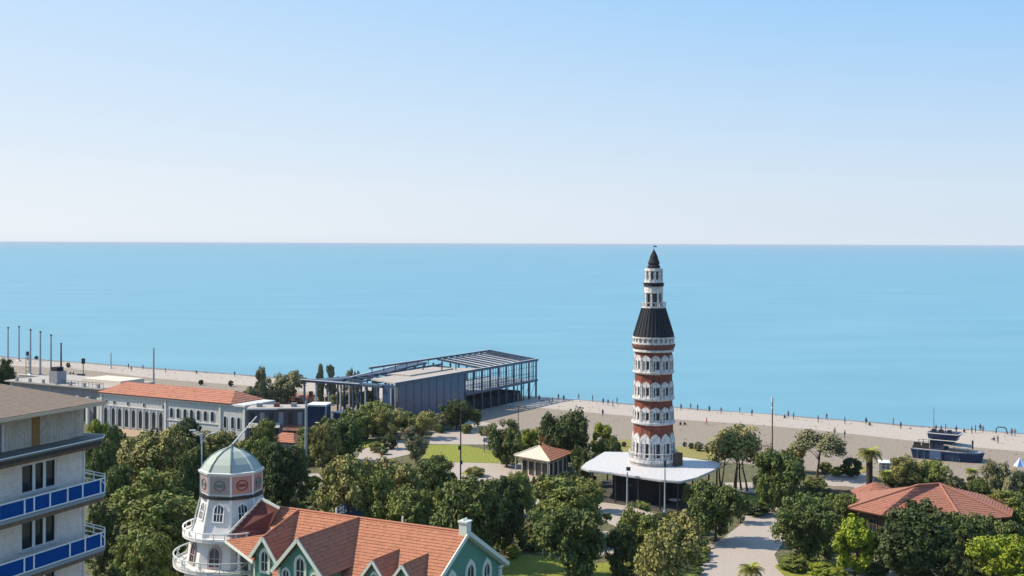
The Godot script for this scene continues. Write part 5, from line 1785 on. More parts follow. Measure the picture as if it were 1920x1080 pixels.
	tree("broadleaf_tree", Vector3(32.95, 0, -172.43), 4.44, 3.37, "round", "deep", 0.15, "dark tree leaning over the plaza beside the dense dark one")
	# right
	tree("multi_stem_tree", Vector3(36.5, 0, -195.66), 10.52, 9.74, "stems", "olive", 0.34, "olive tree on several slim stems right of the striped tower")
	tree("broadleaf_tree", Vector3(40.66, 0, -180.85), 9.48, 7.88, "round", "dark", 0.12, "large dark tree at the bend of the path right of the plaza")
	tree("broadleaf_tree", Vector3(40.34, 0, -190.77), 5.26, 4.24, "round", "olive", 0.12, "small olive tree at the foot of the tall beach pole")
	tree("umbrella_tree", Vector3(52.57, 0, -206.23), 8.25, 9.72, "wide", "grey", 0.4, "flat-crowned tree at the edge of the dark sand")
	tree("broadleaf_tree", Vector3(49.54, 0, -210.49), 5.24, 3.74, "round", "olive", 0.12, "small olive tree left of the flat-crowned tree")
	tree("broadleaf_tree", Vector3(38.26, 0, -178.66), 5.56, 3.49, "round", "mid", 0.05, "small green tree between the clipped hedge and the large dark tree")
	tree("broadleaf_tree", Vector3(27.22, 0, -179.19), 4.38, 3.5, "round", "mid", 0.05, "green tree touching the canopy's right front corner")
	tree("broadleaf_tree", Vector3(64.38, 0, -195.31), 5.64, 6.08, "round", "olive", 0.1, "olive tree behind the hip roof, under the boat-shaped bar's stern")
	tree("broadleaf_tree", Vector3(68.02, 0, -194.54), 5.19, 5.88, "round", "mid", 0.15, "green tree behind the hip roof's ridge, under the boat-shaped bar")
	tree("broadleaf_tree", Vector3(70.37, 0, -191.29), 4.25, 4.08, "round", "grey", 0.1, "greyish tree at the right of the hip roof's ridge")
	tree("broadleaf_tree", Vector3(74.76, 0, -182.87), 7.15, 5.69, "round", "grey", 0.12, "grey-green tree beside the blue and white parasol")
	tree("broadleaf_tree", Vector3(72.51, 0, -185.45), 4.04, 3.79, "round", "dark", 0.1, "small dark tree behind the hip roof's right slope")
	tree("broadleaf_tree", Vector3(79.31, 0, -187.49), 5, 3.33, "round", "dark", 0.1, "dark tree below the parasol at the right edge")
	tree("broadleaf_tree", Vector3(69.17, 0, -166.64), 6.07, 5.92, "round", "mid", 0.1, "green tree at the right edge just above the hip roof's corner")
	tree("broadleaf_tree", Vector3(36.87, 0, -149.14), 8.75, 8.75, "round", "dark", 0.12, "big dark tree right of the plaza and left of the yellow tree")
	tree("broadleaf_tree", Vector3(46.5, 0, -168.78), 5.4, 4.95, "round", "mid", 0.1, "green tree at the left corner of the hip roof")
	tree("yellow_tree", Vector3(41.09, 0, -143.51), 7.65, 5.74, "ball", "yellow", 0.08, "bright yellow-green clipped tree in front of the hip-roofed house")
	tree("broadleaf_tree", Vector3(47.46, 0, -141.56), 9.37, 9.82, "round", "deep", 0.12, "huge dark tree in front of the hip-roofed house")
	tree("broadleaf_tree", Vector3(55.77, 0, -149.89), 6.53, 6, "round", "dark", 0.12, "dark tree under the hip roof's front corner")
	tree("broadleaf_tree", Vector3(60.19, 0, -150.45), 6.42, 7.36, "round", "dark", 0.12, "wide dark tree under the hip roof's right slope")
	tree("broadleaf_tree", Vector3(46.24, 0, -147.32), 5.57, 3.14, "round", "dark", 0.12, "dark tree close behind the yellow-green clipped tree")
	tree("yellow_tree", Vector3(54.86, 0, -134.7), 7.48, 7.9, "round", "yellow", 0.08, "large yellow-green tree in the bottom right corner")
	tree("broadleaf_tree", Vector3(51.19, 0, -138.36), 5.53, 4.92, "round", "deep", 0.12, "dark tree left of the large yellow-green corner tree")
	tree("sand_tree", Vector3(-133.76, 0, -315.82), 9.26, 6.18, "round", "deep", 0.05, "dark bush-like tree on the sand at the far left edge")


# low bushes growing together under the trees: nobody could count them
func undergrowth() -> void:
	var bush := crown(31, 16, 70, 0.12, "ball")
	var rng := RandomNumberGenerator.new()
	rng.seed = 5
	var beds := [
		[[Vector2(-49.36, -139.23), Vector2(-84.87, -239.1), Vector2(-84, -249.12), Vector2(-69.7, -249.45), Vector2(-51.02, -239.84), Vector2(-41.42, -233.79), Vector2(-37.01, -206.91), Vector2(-34.49, -185.56), Vector2(-40.24, -185.46), Vector2(-45.74, -178), Vector2(-37.64, -139.38)], 330, "dense low undergrowth filling the belt of trees between apartment block and turret"],
		[[Vector2(-33.9, -191.51), Vector2(-30.51, -191.57), Vector2(-27.88, -197.08), Vector2(-27.74, -211.98), Vector2(-24.13, -210.06), Vector2(-10.79, -205.04), Vector2(-9.55, -198.28), Vector2(-5.12, -197.49), Vector2(0.15, -200.67), Vector2(-0.02, -182.37), Vector2(-2.17, -173.54), Vector2(0.15, -159.72), Vector2(-3.83, -149.08), Vector2(-18.61, -162.32), Vector2(-34.7, -178.18)], 260, "dense low undergrowth between the trees behind the green house"],
		[[Vector2(3.71, -200.74), Vector2(9.28, -205.42), Vector2(12.65, -200.9), Vector2(14.53, -190.32), Vector2(12.4, -186.35), Vector2(11.06, -175.44), Vector2(10.75, -165.75), Vector2(9.67, -153.06), Vector2(2.22, -155.61), Vector2(0.15, -165.59), Vector2(3.23, -173.63), Vector2(5.02, -176.72), Vector2(4.33, -188.16)], 110, "low undergrowth around the trees in front of the pyramid-roofed kiosk"],
		[[Vector2(12.75, -149.3), Vector2(15.94, -154.46), Vector2(17.71, -164.65), Vector2(25.23, -165.97), Vector2(25.8, -161.24), Vector2(23.13, -149.44), Vector2(20.7, -140.12), Vector2(11.97, -140.01)], 70, "undergrowth round the brownish olive tree left of the plaza"],
		[[Vector2(36.4, -183.72), Vector2(42.89, -184.96), Vector2(51.22, -201.6), Vector2(51.07, -190.96), Vector2(46.54, -183.14), Vector2(43.24, -180.89), Vector2(42.78, -183.08), Vector2(39.51, -184.52)], 40, "low bushes under the large dark tree at the bend of the path"],
		[[Vector2(36.85, -155.83), Vector2(38.85, -166.18), Vector2(42.89, -179.45), Vector2(49, -183.18), Vector2(50.42, -166.35), Vector2(62.32, -166.53), Vector2(73.99, -173.08), Vector2(62.66, -140.66), Vector2(46.97, -140.46), Vector2(48.75, -149.79), Vector2(44.35, -155.4)], 230, "dense low undergrowth around the trees before the hip-roofed house"],
		[[Vector2(-50.85, -260.79), Vector2(-42.11, -264.08), Vector2(-23.79, -269.28), Vector2(-16.37, -265.48), Vector2(-18.14, -257.08), Vector2(-28.55, -248.31), Vector2(-28.69, -240.33), Vector2(-30.89, -232.8), Vector2(-30, -211.93), Vector2(-37.51, -211.79), Vector2(-41.33, -222.21), Vector2(-48.43, -227.71)], 130, "scrub between the small sheds and the steel building"],
		[[Vector2(62.03, -201.8), Vector2(73.77, -202.02), Vector2(83.59, -193.56), Vector2(74.06, -171.44), Vector2(70.82, -189.3), Vector2(65.09, -197.46)], 90, "scrub behind the hip-roofed house at the edge of the sand"]]
	for bed in beds:
		var plan := PackedVector2Array(bed[0])
		var box := Rect2(plan[0], Vector2.ZERO)
		for q in plan: box = box.expand(q)
		var mm := MultiMesh.new()
		mm.transform_format = MultiMesh.TRANSFORM_3D
		mm.use_colors = true
		mm.mesh = bush
		mm.instance_count = bed[1]
		var i := 0
		while i < mm.instance_count:
			var q := box.position + Vector2(rng.randf(), rng.randf()) * box.size
			if not Geometry2D.is_point_in_polygon(q, plan): continue
			var w := rng.randf_range(1.4, 3.6)
			mm.set_instance_transform(i, Transform3D(Basis(Vector3.UP, rng.randf() * TAU).scaled_local(Vector3(w, rng.randf_range(0.8, 2.0), w)), Vector3(q.x, -0.1, q.y)))
			var t := rng.randf_range(0.6, 1.5)
			mm.set_instance_color(i, Color(t * rng.randf_range(0.85, 1.3), t, t * 0.9))
			i += 1
		var o := MultiMeshInstance3D.new()
		o.name = numbered("undergrowth")
		o.multimesh = mm
		o.material_override = M.leaf_dark
		o.set_meta("kind", "stuff")
		add_child(o)
		tag(o, bed[2], "undergrowth")


func shrubs_and_palms() -> void:
	tree("shrub", Vector3(-23.56, 0, -232.96), 3.11, 3.73, "ball", "deep", 0, "round clipped dark shrub beside the patch of lawn left of the olive tree")
	tree("shrub", Vector3(-26.05, 0, -229.34), 1.94, 2.65, "ball", "olive", 0, "small olive shrub between two paved paths")
	tree("shrub", Vector3(-24.48, 0, -227.05), 1.61, 2.62, "ball", "dark", 0, "low dark shrub right of the small olive shrub")
	tree("shrub", Vector3(-9.52, 0, -252.94), 1.91, 2.92, "ball", "mid", 0, "green shrub on the paving right of the black lamp post")
	tree("shrub", Vector3(-5.86, 0, -250.21), 1.89, 2.67, "ball", "dark", 0, "dark shrub on the paving near the steel building")
	tree("shrub", Vector3(-14.91, 0, -252.82), 1.69, 2.02, "tall", "dark", 0, "narrow shrub casting shadow on the pale paving")
	tree("shrub", Vector3(-13.23, 0, -261.69), 1.4, 1.63, "ball", "dark", 0, "tiny shrub at the back of the pale paving")
	tree("shrub", Vector3(-32.32, 0, -195.29), 2.08, 3.12, "ball", "lime", 0, "bright green shrub at the foot of the tall grey pole")
	tree("shrub", Vector3(-29.3, 0, -190.37), 2.03, 3.05, "ball", "grey", 0, "greyish shrub right of the bright green one")
	tree("shrub", Vector3(-6.27, 0, -206.07), 1.56, 3.66, "ball", "olive", 0, "low olive shrub on the path island by the black lamp post")
	tree("shrub", Vector3(2.17, 0, -182.41), 2.11, 3.73, "ball", "lime", 0, "light green shrub in front of the kiosk's left side")
	tree("shrub", Vector3(3.27, 0, -176), 1.8, 2.82, "ball", "mid", 0, "green shrub beside the pale patch left of the broad tree")
	tree("shrub", Vector3(20.1, 0, -233.89), 1.25, 1.25, "ball", "deep", 0, "dark dot-like shrub on the dry grass left of the tower")
	tree("shrub", Vector3(22.21, 0, -236.39), 1.05, 1.05, "ball", "deep", 0, "tiny dark shrub on the dry grass touching the tower")
	tree("shrub", Vector3(34.22, 0, -236.65), 1.05, 0.95, "ball", "deep", 0, "first tiny dark shrub on the sand right of the tower")
	tree("shrub", Vector3(35.12, 0, -234.21), 1.25, 1.15, "ball", "deep", 0, "second tiny dark shrub on the sand right of the tower")
	tree("shrub", Vector3(36.21, 0, -231.83), 1.85, 2.27, "ball", "grey", 0, "grey-green shrub on the sand near the canopy's far edge")
	tree("shrub", Vector3(37.89, 0, -229.5), 1.84, 2.45, "ball", "grey", 0, "grey-green shrub left of the multi-stemmed olive tree")
	tree("clipped_hedge", Vector3(35.91, 0, -177.22), 2.21, 5.2, "ball", "deep", 0, "dark clipped hedge shading the plaza's upper corner")
	tree("clipped_hedge", Vector3(34.79, 0, -147.64), 1.84, 4.59, "ball", "mid", 0, "low green hedge bordering the plaza's right side")
	tree("clipped_hedge", Vector3(37.36, 0, -144.37), 1.8, 3.85, "ball", "lime", 0, "light green hedge under the big dark tree by the plaza")
	tree("shrub", Vector3(58.7, 0, -206.81), 3.31, 3.86, "ball", "deep", 0, "dark rounded shrub left of the thick palm")
	tree("shrub", Vector3(56.46, 0, -207.72), 1.66, 2.77, "ball", "lime", 0, "light shrub on the dry grass below the flat-crowned tree")
	tree("shrub", Vector3(55.18, 0, -210.6), 1.87, 2.62, "ball", "olive", 0, "olive shrub under the flat-crowned tree")
	tree("shrub", Vector3(63.31, 0, -199.6), 2.31, 3.02, "ball", "dark", 0, "dark shrub at the right of the white stand")
	tree("shrub", Vector3(79.23, 0, -197.28), 2.81, 2.98, "ball", "grey", 0, "pale shrub on the sand left of the parasol")
	tree("shrub", Vector3(43.6, 0, -143.77), 1.85, 2.94, "ball", "dark", 0, "dark shrub right of the yellow-green tree's foot")
	tree("shrub", Vector3(38.67, 0, -142.57), 1.65, 2.79, "ball", "lime", 0, "light green shrub left of the yellow-green tree's foot")
	tree("shrub", Vector3(0.15, 0, -152.67), 1.63, 2.31, "ball", "lime", 0, "bright shrub at the corner of the bottom lawn")
	tree("shrub", Vector3(43.43, 0, -192.86), 2.31, 3.94, "ball", "dark", 0, "dark shrub beside the path under the large dark tree")
	tree("shrub", Vector3(-111.42, 0, -341.98), 1.52, 2.13, "ball", "deep", 0, "small dark shrub behind the left part of the red hall roof")
	tree("shrub", Vector3(-86.99, 0, -336.29), 1.49, 1.64, "ball", "deep", 0, "small dark shrub behind the middle of the red hall roof")
	tree("shrub", Vector3(-77.81, 0, -332.82), 1.78, 1.78, "ball", "deep", 0, "small dark shrub behind the right part of the red hall roof")
	tree("shrub", Vector3(-140.56, 0, -380.5), 1.69, 1.52, "ball", "deep", 0, "round dark shrub on the sand right of the flagpoles")
	tree("shrub", Vector3(-161.49, 0, -407.7), 1.27, 1.45, "ball", "deep", 0, "tiny dark shrub by the water behind the flagpoles")
	tree("shrub", Vector3(21.38, 0, -170.62), 1.74, 3.03, "ball", "deep", 0, "dark shrub in the shade under the canopy's front")
	tree("shrub", Vector3(25.52, 0, -165.98), 2.07, 3.39, "ball", "deep", 0, "dark shrub right of the canopy's front post")
	palm("thick_palm", Vector3(59.3, 0, -198.65), 5.2, 2.2, 0.95, "thick-trunked palm with a bright crown behind the round mossy roof")
	palm("young_palm", Vector3(28.69, 0, -143.34), 0.9, 1.7, 0.2, "young palm at the bottom edge of the sunlit plaza")
	palm("slim_palm", Vector3(74.24, 0, -193.4), 3.4, 1.2, 0.16, "slim drooping palm in front of the boat-shaped bar's bow")
	palm("slim_palm", Vector3(11.57, 0, -200.88), 3.6, 1.5, 0.16, "slim palm on the right side of the pyramid-roofed kiosk")
	palm("slim_palm", Vector3(60.24, 0, -193.16), 3.0, 1.3, 0.16, "slim palm between the thick palm and the white stand")


func palm(called: String, at: Vector3, tall: float, reach: float, thick: float, label: String) -> void:
	var t := thing(called, label, "palm", at, 0.0, "palms in the park")
	var tr := MB.new()
	var rings := int(tall / 0.3) + 1
	for k in rings:
		var y0 := tall * k / rings
		var y1 := tall * (k + 1) / rings
		tr.tube(Vector3(0, y0, 0), Vector3(0, y1 + 0.02, 0), thick * 0.5, thick * 0.58, 10)
	part("trunk", tr, M.palm_bark, t)
	if not protos.has("frond"):
		var b := MB.new()
		var rng := RandomNumberGenerator.new()
		rng.seed = 77
		var p := Vector3.ZERO
		for k in 10:
			var a := 0.95 - 0.19 * k
			var q := p + Vector3(cos(a), sin(a), 0) * 0.105
			b.tube(p, q, 0.016, 0.014, 4)
			for e in [-1.0, 1.0]:
				for m in 2:
					var c := p.lerp(q, 0.25 + 0.5 * m)
					var l := 0.30 * sin(PI * (k + 0.5 * m + 1.2) / 12.0) + 0.05
					var tip := c + Vector3(0.12, -0.10 + rng.randf_range(-0.04, 0.04), e * l)
					var s := rng.randf_range(0.75, 1.3)
					b.col = Color(s, s, s)
					b.tri(c - Vector3(0.03, 0, 0), c + Vector3(0.03, 0.01, 0), tip)
			p = q
		protos.frond = b.mesh()
	var rng2 := RandomNumberGenerator.new()
	rng2.seed = int(at.x * 10)
	for k in 34:
		var lift := 0.55 - 1.25 * (k / 34.0) + rng2.randf_range(-0.1, 0.1)
		var f := Basis(Vector3.UP, k * 2.399) * Basis(Vector3(0, 0, 1), lift)
		part("frond", protos.frond, M.leaf_olive if k % 3 else M.leaf_lime, t, Transform3D(f.scaled_local(Vector3.ONE * reach * rng2.randf_range(0.85, 1.1)), Vector3(0, tall, 0)))


func post(called: String, label: String, category: String, at: Vector3, tall: float, r: float, material: Material, group := "") -> Node3D:
	var t := thing(called, label, category, at, 0.0, group)
	var b := MB.new()
	b.tube(Vector3.ZERO, Vector3(0, tall, 0), r, r * 0.7, 8)
	part("pole", b, material, t)
	var f := MB.new()
	f.lathe([Vector2(r * 2.2, 0), Vector2(r * 2.2, 0.15), Vector2(r * 1.3, 0.4), Vector2(0, 0.42)], 8)
	part("base", f, material, t)
	return t


func poles_and_small_things() -> void:
	var words := ["first flagpole from the left edge, at the water", "second flagpole from the left edge, standing by the water", "third flagpole from the left, with its foot at the low beach wall", "fourth flagpole from the left, with a small lamp on top", "fifth flagpole from the left, above the low beach wall", "shorter dark flagpole at the right end of the row"]
	for i in 6:
		var at: Vector3 = fp_at(i)
		var p := post("flagpole", words[i], "flagpole", at, fp_tall(i), 0.32, M.pole if i != 5 else M.pole_dark, "flagpoles along the beach wall")
		var cap := MB.new()
		cap.lathe([Vector2(0.1, 0), Vector2(0.35, 0.1), Vector2(0.35, 0.4), Vector2(0, 0.6)], 8)
		part("cap", cap, M.pole_dark, p, Transform3D(Basis(), Vector3(0, fp_tall(i), 0)))
	post("beach_post", "short grey post at the water behind the red-roofed hall", "post", Vector3(-126.65, 0, -379.36), 5.06, 0.22, M.pole)
	post("beach_pole", "tall grey pole behind the middle of the red hall roof", "pole", Vector3(-99.06, 0, -332.17), 10.78, 0.3, M.pole)
	var gp := post("mast_pole", "tall thick grey-blue pole right of the orange-red hut roof", "pole", Vector3(-33.69, 0, -196.98), 14.01, 0.26, M.pole)
	box_part("bracket", Vector3(0.3, 4.3, 0), Vector3(0.6, 0.12, 0.12), M.pole, gp)
	var k2 := post("mast_pole", "pale pole rising in front of the steel building's open wing", "pole", Vector3(-39.71, 0, -261.06), 7.54, 0.18, M.pole)
	box_part("bracket", Vector3(0.5, 5.0, 0), Vector3(1.1, 0.1, 0.1), M.pole, k2)
	var bl := post("black_lamp_post", "tall black lamp post beside the bright lawn", "lamp post", Vector3(-8.27, 0, -196.14), 13.51, 0.13, M.pole_dark)
	for y in [9.9, 6.6]: box_part("lamp_box", Vector3(-0.15, y, 0.05), Vector3(0.45, 0.7, 0.35), M.pole_dark, bl)
	box_part("control_box", Vector3(0.12, 4.2, 0.1), Vector3(0.4, 0.6, 0.3), M.pole_dark, bl)
	post("slim_post", "slim brown post at the sand's edge above the kiosk", "post", Vector3(1.3, 0, -225.87), 11.75, 0.09, M.wood)
	var tp := post("beach_light_pole", "tall brown and white pole on the dark sand right of the tower", "pole", Vector3(50.62, 0, -232.73), 10.03, 0.16, M.wood)
	box_part("lamp_head", Vector3(0, 9.9, 0), Vector3(0.34, 1.0, 0.34), M.offwhite, tp)
	box_part("white_collar", Vector3(0, 8.3, 0), Vector3(0.4, 0.3, 0.4), M.white, tp)
	var c1 := post("lamp_post", "blue-grey lamp post with dark head before the canopy's left half", "lamp post", Vector3(17.61, 0, -181.93), 5.34, 0.16, M.pole)
	box_part("lamp_head", Vector3(0.15, 5.9, 0), Vector3(0.6, 0.5, 0.5), M.pole_dark, c1)
	box_part("bracket", Vector3(0.35, 3.4, 0), Vector3(0.6, 0.15, 0.15), M.pole_dark, c1)
	var c2 := post("lamp_post", "slim pale lamp post before the canopy's right half", "lamp post", Vector3(22.86, 0, -178.41), 6.66, 0.14, M.pole)
	box_part("lamp_head", Vector3(0, 7.3, 0), Vector3(0.36, 0.9, 0.36), M.pole_dark, c2)
	post("kiosk_lamp_post", "pale post in front of the pyramid-roofed kiosk", "lamp post", Vector3(5.96, 0, -195.12), 4.51, 0.12, M.pole)
	var wl := post("curved_lamp", "white street lamp with a curved arm left of the turret dome", "street lamp", Vector3(-48.8, 0, -189.23), 9.92, 0.13, M.white)
	var arm := MB.new()
	arm.tube(Vector3(0, 8.0, 0), Vector3(-0.35, 10.0, 0), 0.1, 0.08, 6)
	arm.tube(Vector3(-0.35, 10.0, 0), Vector3(-1.2, 10.35, 0), 0.08, 0.07, 6)
	arm.tube(Vector3(0.1, 8.6, 0), Vector3(0.9, 9.7, 0), 0.09, 0.07, 6)
	arm.tube(Vector3(0.9, 9.7, 0), Vector3(2.1, 10.0, 0), 0.07, 0.06, 6)
	part("arm", arm, M.white, wl)
	box_part("lamp_head", Vector3(-1.5, 10.35, 0), Vector3(0.9, 0.14, 0.35), M.white, wl)
	var sp := post("signal_post", "slim post with small dark boards behind the grey colonnade building", "post", Vector3(-111.36, 0, -312.03), 8.88, 0.14, M.pole_dark)
	box_part("board", Vector3(0, 9.0, 0), Vector3(0.9, 1.4, 0.2), M.black, sp)
	box_part("board", Vector3(-0.6, 5.2, 0), Vector3(2.2, 0.9, 0.2), M.black, sp)
	var lt := thing("lattice_post", "thin lattice post beside the third flagpole", "post", Vector3(-145.91, 0, -361.72))
	for x in [-0.45, 0.45]: box_part("upright", Vector3(x, 3.0, 0), Vector3(0.12, 6.0, 0.12), M.pole_dark, lt)
	for y in [1.0, 2.2, 3.4, 4.6, 5.8]: box_part("rung", Vector3(0, y, 0), Vector3(0.9, 0.1, 0.1), M.pole_dark, lt)
	box_part("lamp_box", Vector3(0, 6.3, 0), Vector3(0.8, 1.2, 0.4), M.pole_dark, lt)
	var fb := post("beach_flag", "slim post with dark rolled flag right of the boat-shaped bar", "flag", Vector3(88.41, 0, -229.97), 2.76, 0.07, M.pole_dark)
	box_part("rolled_flag", Vector3(0, 1.75, 0), Vector3(0.3, 1.5, 0.2), M.black, fb)
	# parasol
	var pa := thing("parasol", "pointed blue and white parasol at the right edge above the trees", "parasol", Vector3(87.48, 0, -206.41))
	var pp := MB.new()
	pp.tube(Vector3.ZERO, Vector3(0, 3.3, 0), 0.05, 0.05, 6)
	part("pole", pp, M.white, pa)
	for i in 8:
		var a := TAU * i / 8
		var e := TAU * (i + 1) / 8
		var pn := MB.new()
		pn.slab([Vector3(sin(a) * 1.1, 2.1, cos(a) * 1.1), Vector3(sin(e) * 1.1, 2.1, cos(e) * 1.1), Vector3(0, 3.5, 0)], 0.03)
		part("panel", pn, M.umbrella_blue if i % 2 else M.white, pa)
	var tb := MB.new()
	tb.lathe([Vector2(0, 0.72), Vector2(0.9, 0.72), Vector2(0.9, 0.78), Vector2(0, 0.78)], 16)
	part("table", tb, M.white, pa)
	# swimming gate at the water's edge
	var ga := thing("beach_arch", "small dark arched frame at the water's edge right of the bar", "arch", Vector3(104.12, 0, -254.85), deg_to_rad(-30.0))
	var ar := MB.new()
	var pts := [Vector3(-1.1, 0, 0), Vector3(-1.05, 1.0, 0), Vector3(-0.7, 1.35, 0), Vector3(0.6, 1.35, 0), Vector3(0.95, 1.0, 0), Vector3(1.2, 0, 0)]
	for i in 5: ar.tube(pts[i], pts[i + 1], 0.12, 0.12, 6)
	part("frame", ar, M.pole_dark, ga)
	# white table tops glinting in the shade of the canopy
	var spots := [[Vector3(23.16, 0, -192.51), "round white table deepest under the canopy's front"], [Vector3(20.97, 0, -190.44), "oblong white table left of the round one under the canopy"], [Vector3(21.29, 0, -188.06), "white table nearest the blue-grey lamp post under the canopy"], [Vector3(25.02, 0, -183.53), "white table right of the slim pale lamp post"], [Vector3(19.37, 0, -188.03), "narrow white table beside the blue-grey lamp post"], [Vector3(27.68, 0, -186.61), "small white table at the right under the canopy"]]
	for s in spots:
		var t := thing("cafe_table", s[1], "table", s[0], 0.0, "tables under the canopy")
		var top := MB.new()
		top.lathe([Vector2(0, 0.80), Vector2(0.6, 0.80), Vector2(0.6, 0.86), Vector2(0, 0.86)], 14)
		part("table_top", top, M.white, t)
		var leg := MB.new()
		leg.lathe([Vector2(0.3, 0.12), Vector2(0.05, 0.2), Vector2(0.05, 0.8)], 8)
		part("leg", leg, M.pole_dark, t)
		part("top_cloth", top, M.white, t, Transform3D(Basis().scaled(Vector3(1.5, 1.0, 1.2)), Vector3(0, 0.09, 0)))
	var fr := thing("white_play_frame", "small white-framed swing between shrubs left of the lawn", "swing", Vector3(-23.15, 0, -232.97))
	for x in [-0.9, 0.9]:
		var lg := MB.new()
		lg.beam(Vector3(x, 1.9, 0), Vector3(x * 1.15, 0, 0.7), 0.1, 0.1)
		lg.beam(Vector3(x, 1.9, 0), Vector3(x * 1.15, 0, -0.7), 0.1, 0.1)
		part("leg", lg, M.rail, fr)
	box_part("top_bar", Vector3(0, 1.9, 0), Vector3(2.0, 0.1, 0.1), M.rail, fr)
	box_part("seat", Vector3(0, 0.6, 0), Vector3(1.1, 0.08, 0.4), M.rail, fr)
	for x in [-0.5, 0.5]: box_part("chain", Vector3(x, 1.25, 0), Vector3(0.04, 1.3, 0.04), M.rail, fr)


func fp_at(i: int) -> Vector3:
	return [Vector3(-166.42, 0, -396.57), Vector3(-165.04, 0, -402.02), Vector3(-144.46, 0, -360.3), Vector3(-141.53, 0, -360.4), Vector3(-140.05, 0, -364.89), Vector3(-142.81, 0, -380.42)][i]


func fp_tall(i: int) -> float:
	return [11.28, 11.26, 13.29, 12.65, 11.35, 7.44][i]


# a figure as one surface: tapered limbs joined by a smooth minimum, meshed by surface nets
func figure(joints: Array, shirt: Color, trousers: Color, skin: Color, hip: float, neck: float) -> ArrayMesh:
	var cell := 0.05
	var lo := Vector3(INF, INF, INF)
	var hi := -lo
	for j in joints:
		for k in [0, 1]:
			lo = lo.min(j[k] - Vector3.ONE * 0.26)
			hi = hi.max(j[k] + Vector3.ONE * 0.26)
	var nx := int((hi.x - lo.x) / cell) + 2
	var ny := int((hi.y - lo.y) / cell) + 2
	var nz := int((hi.z - lo.z) / cell) + 2
	var f := PackedFloat32Array()
	f.resize(nx * ny * nz)
	for y in ny:
		for z in nz:
			for x in nx:
				var p := lo + Vector3(x, y, z) * cell
				var s := 0.0
				for j in joints:
					var a: Vector3 = j[0]
					var d: Vector3 = j[1] - a
					var t := clampf((p - a).dot(d) / maxf(d.length_squared(), 0.0001), 0.0, 1.0)
					s += exp(-40.0 * (p.distance_to(a + d * t) - lerpf(j[2], j[3], t)))
				f[(y * nz + z) * nx + x] = -log(maxf(s, 1e-12)) / 40.0
	var at := {}
	var verts := []
	for y in ny - 1:
		for z in nz - 1:
			for x in nx - 1:
				var sum := Vector3.ZERO
				var n := 0
				for e in 12:
					var ax := e / 4
					var o := Vector3i(0, 0, 0)
					o[(ax + 1) % 3] = e & 1
					o[(ax + 2) % 3] = (e >> 1) & 1
					var q := o
					q[ax] = 1
					var f0 := f[((y + o.y) * nz + z + o.z) * nx + x + o.x]
					var f1 := f[((y + q.y) * nz + z + q.z) * nx + x + q.x]
					if (f0 < 0.0) != (f1 < 0.0):
						sum += Vector3(o).lerp(Vector3(q), f0 / (f0 - f1))
						n += 1
				if n:
					at[(y * nz + z) * nx + x] = verts.size()
					verts.append(lo + (Vector3(x, y, z) + sum / n) * cell)
	var b := MB.new()
	for y in range(1, ny - 1):
		for z in range(1, nz - 1):
			for x in range(1, nx - 1):
				for ax in 3:
					var q := Vector3i(x, y, z)
					q[ax] += 1
					var f0 := f[(y * nz + z) * nx + x]
					var f1 := f[(q.y * nz + q.z) * nx + q.x]
					if (f0 < 0.0) == (f1 < 0.0): continue
					var c := []
					for k in [[0, 0], [1, 0], [1, 1], [0, 1]]:
						var o := Vector3i(x, y, z)
						o[(ax + 1) % 3] -= k[0]
						o[(ax + 2) % 3] -= k[1]
						c.append(verts[at[(o.y * nz + o.z) * nx + o.x]])
					var m: Vector3 = (c[0] + c[2]) / 2.0
					b.col = skin if m.y > neck else shirt if m.y > hip else trousers
					if m.y > neck + 0.17: b.col = Color(0.03, 0.02, 0.015)
					if f0 < 0.0: b.quad(c[0], c[1], c[2], c[3])
					else: b.quad(c[3], c[2], c[1], c[0])
	return b.mesh()


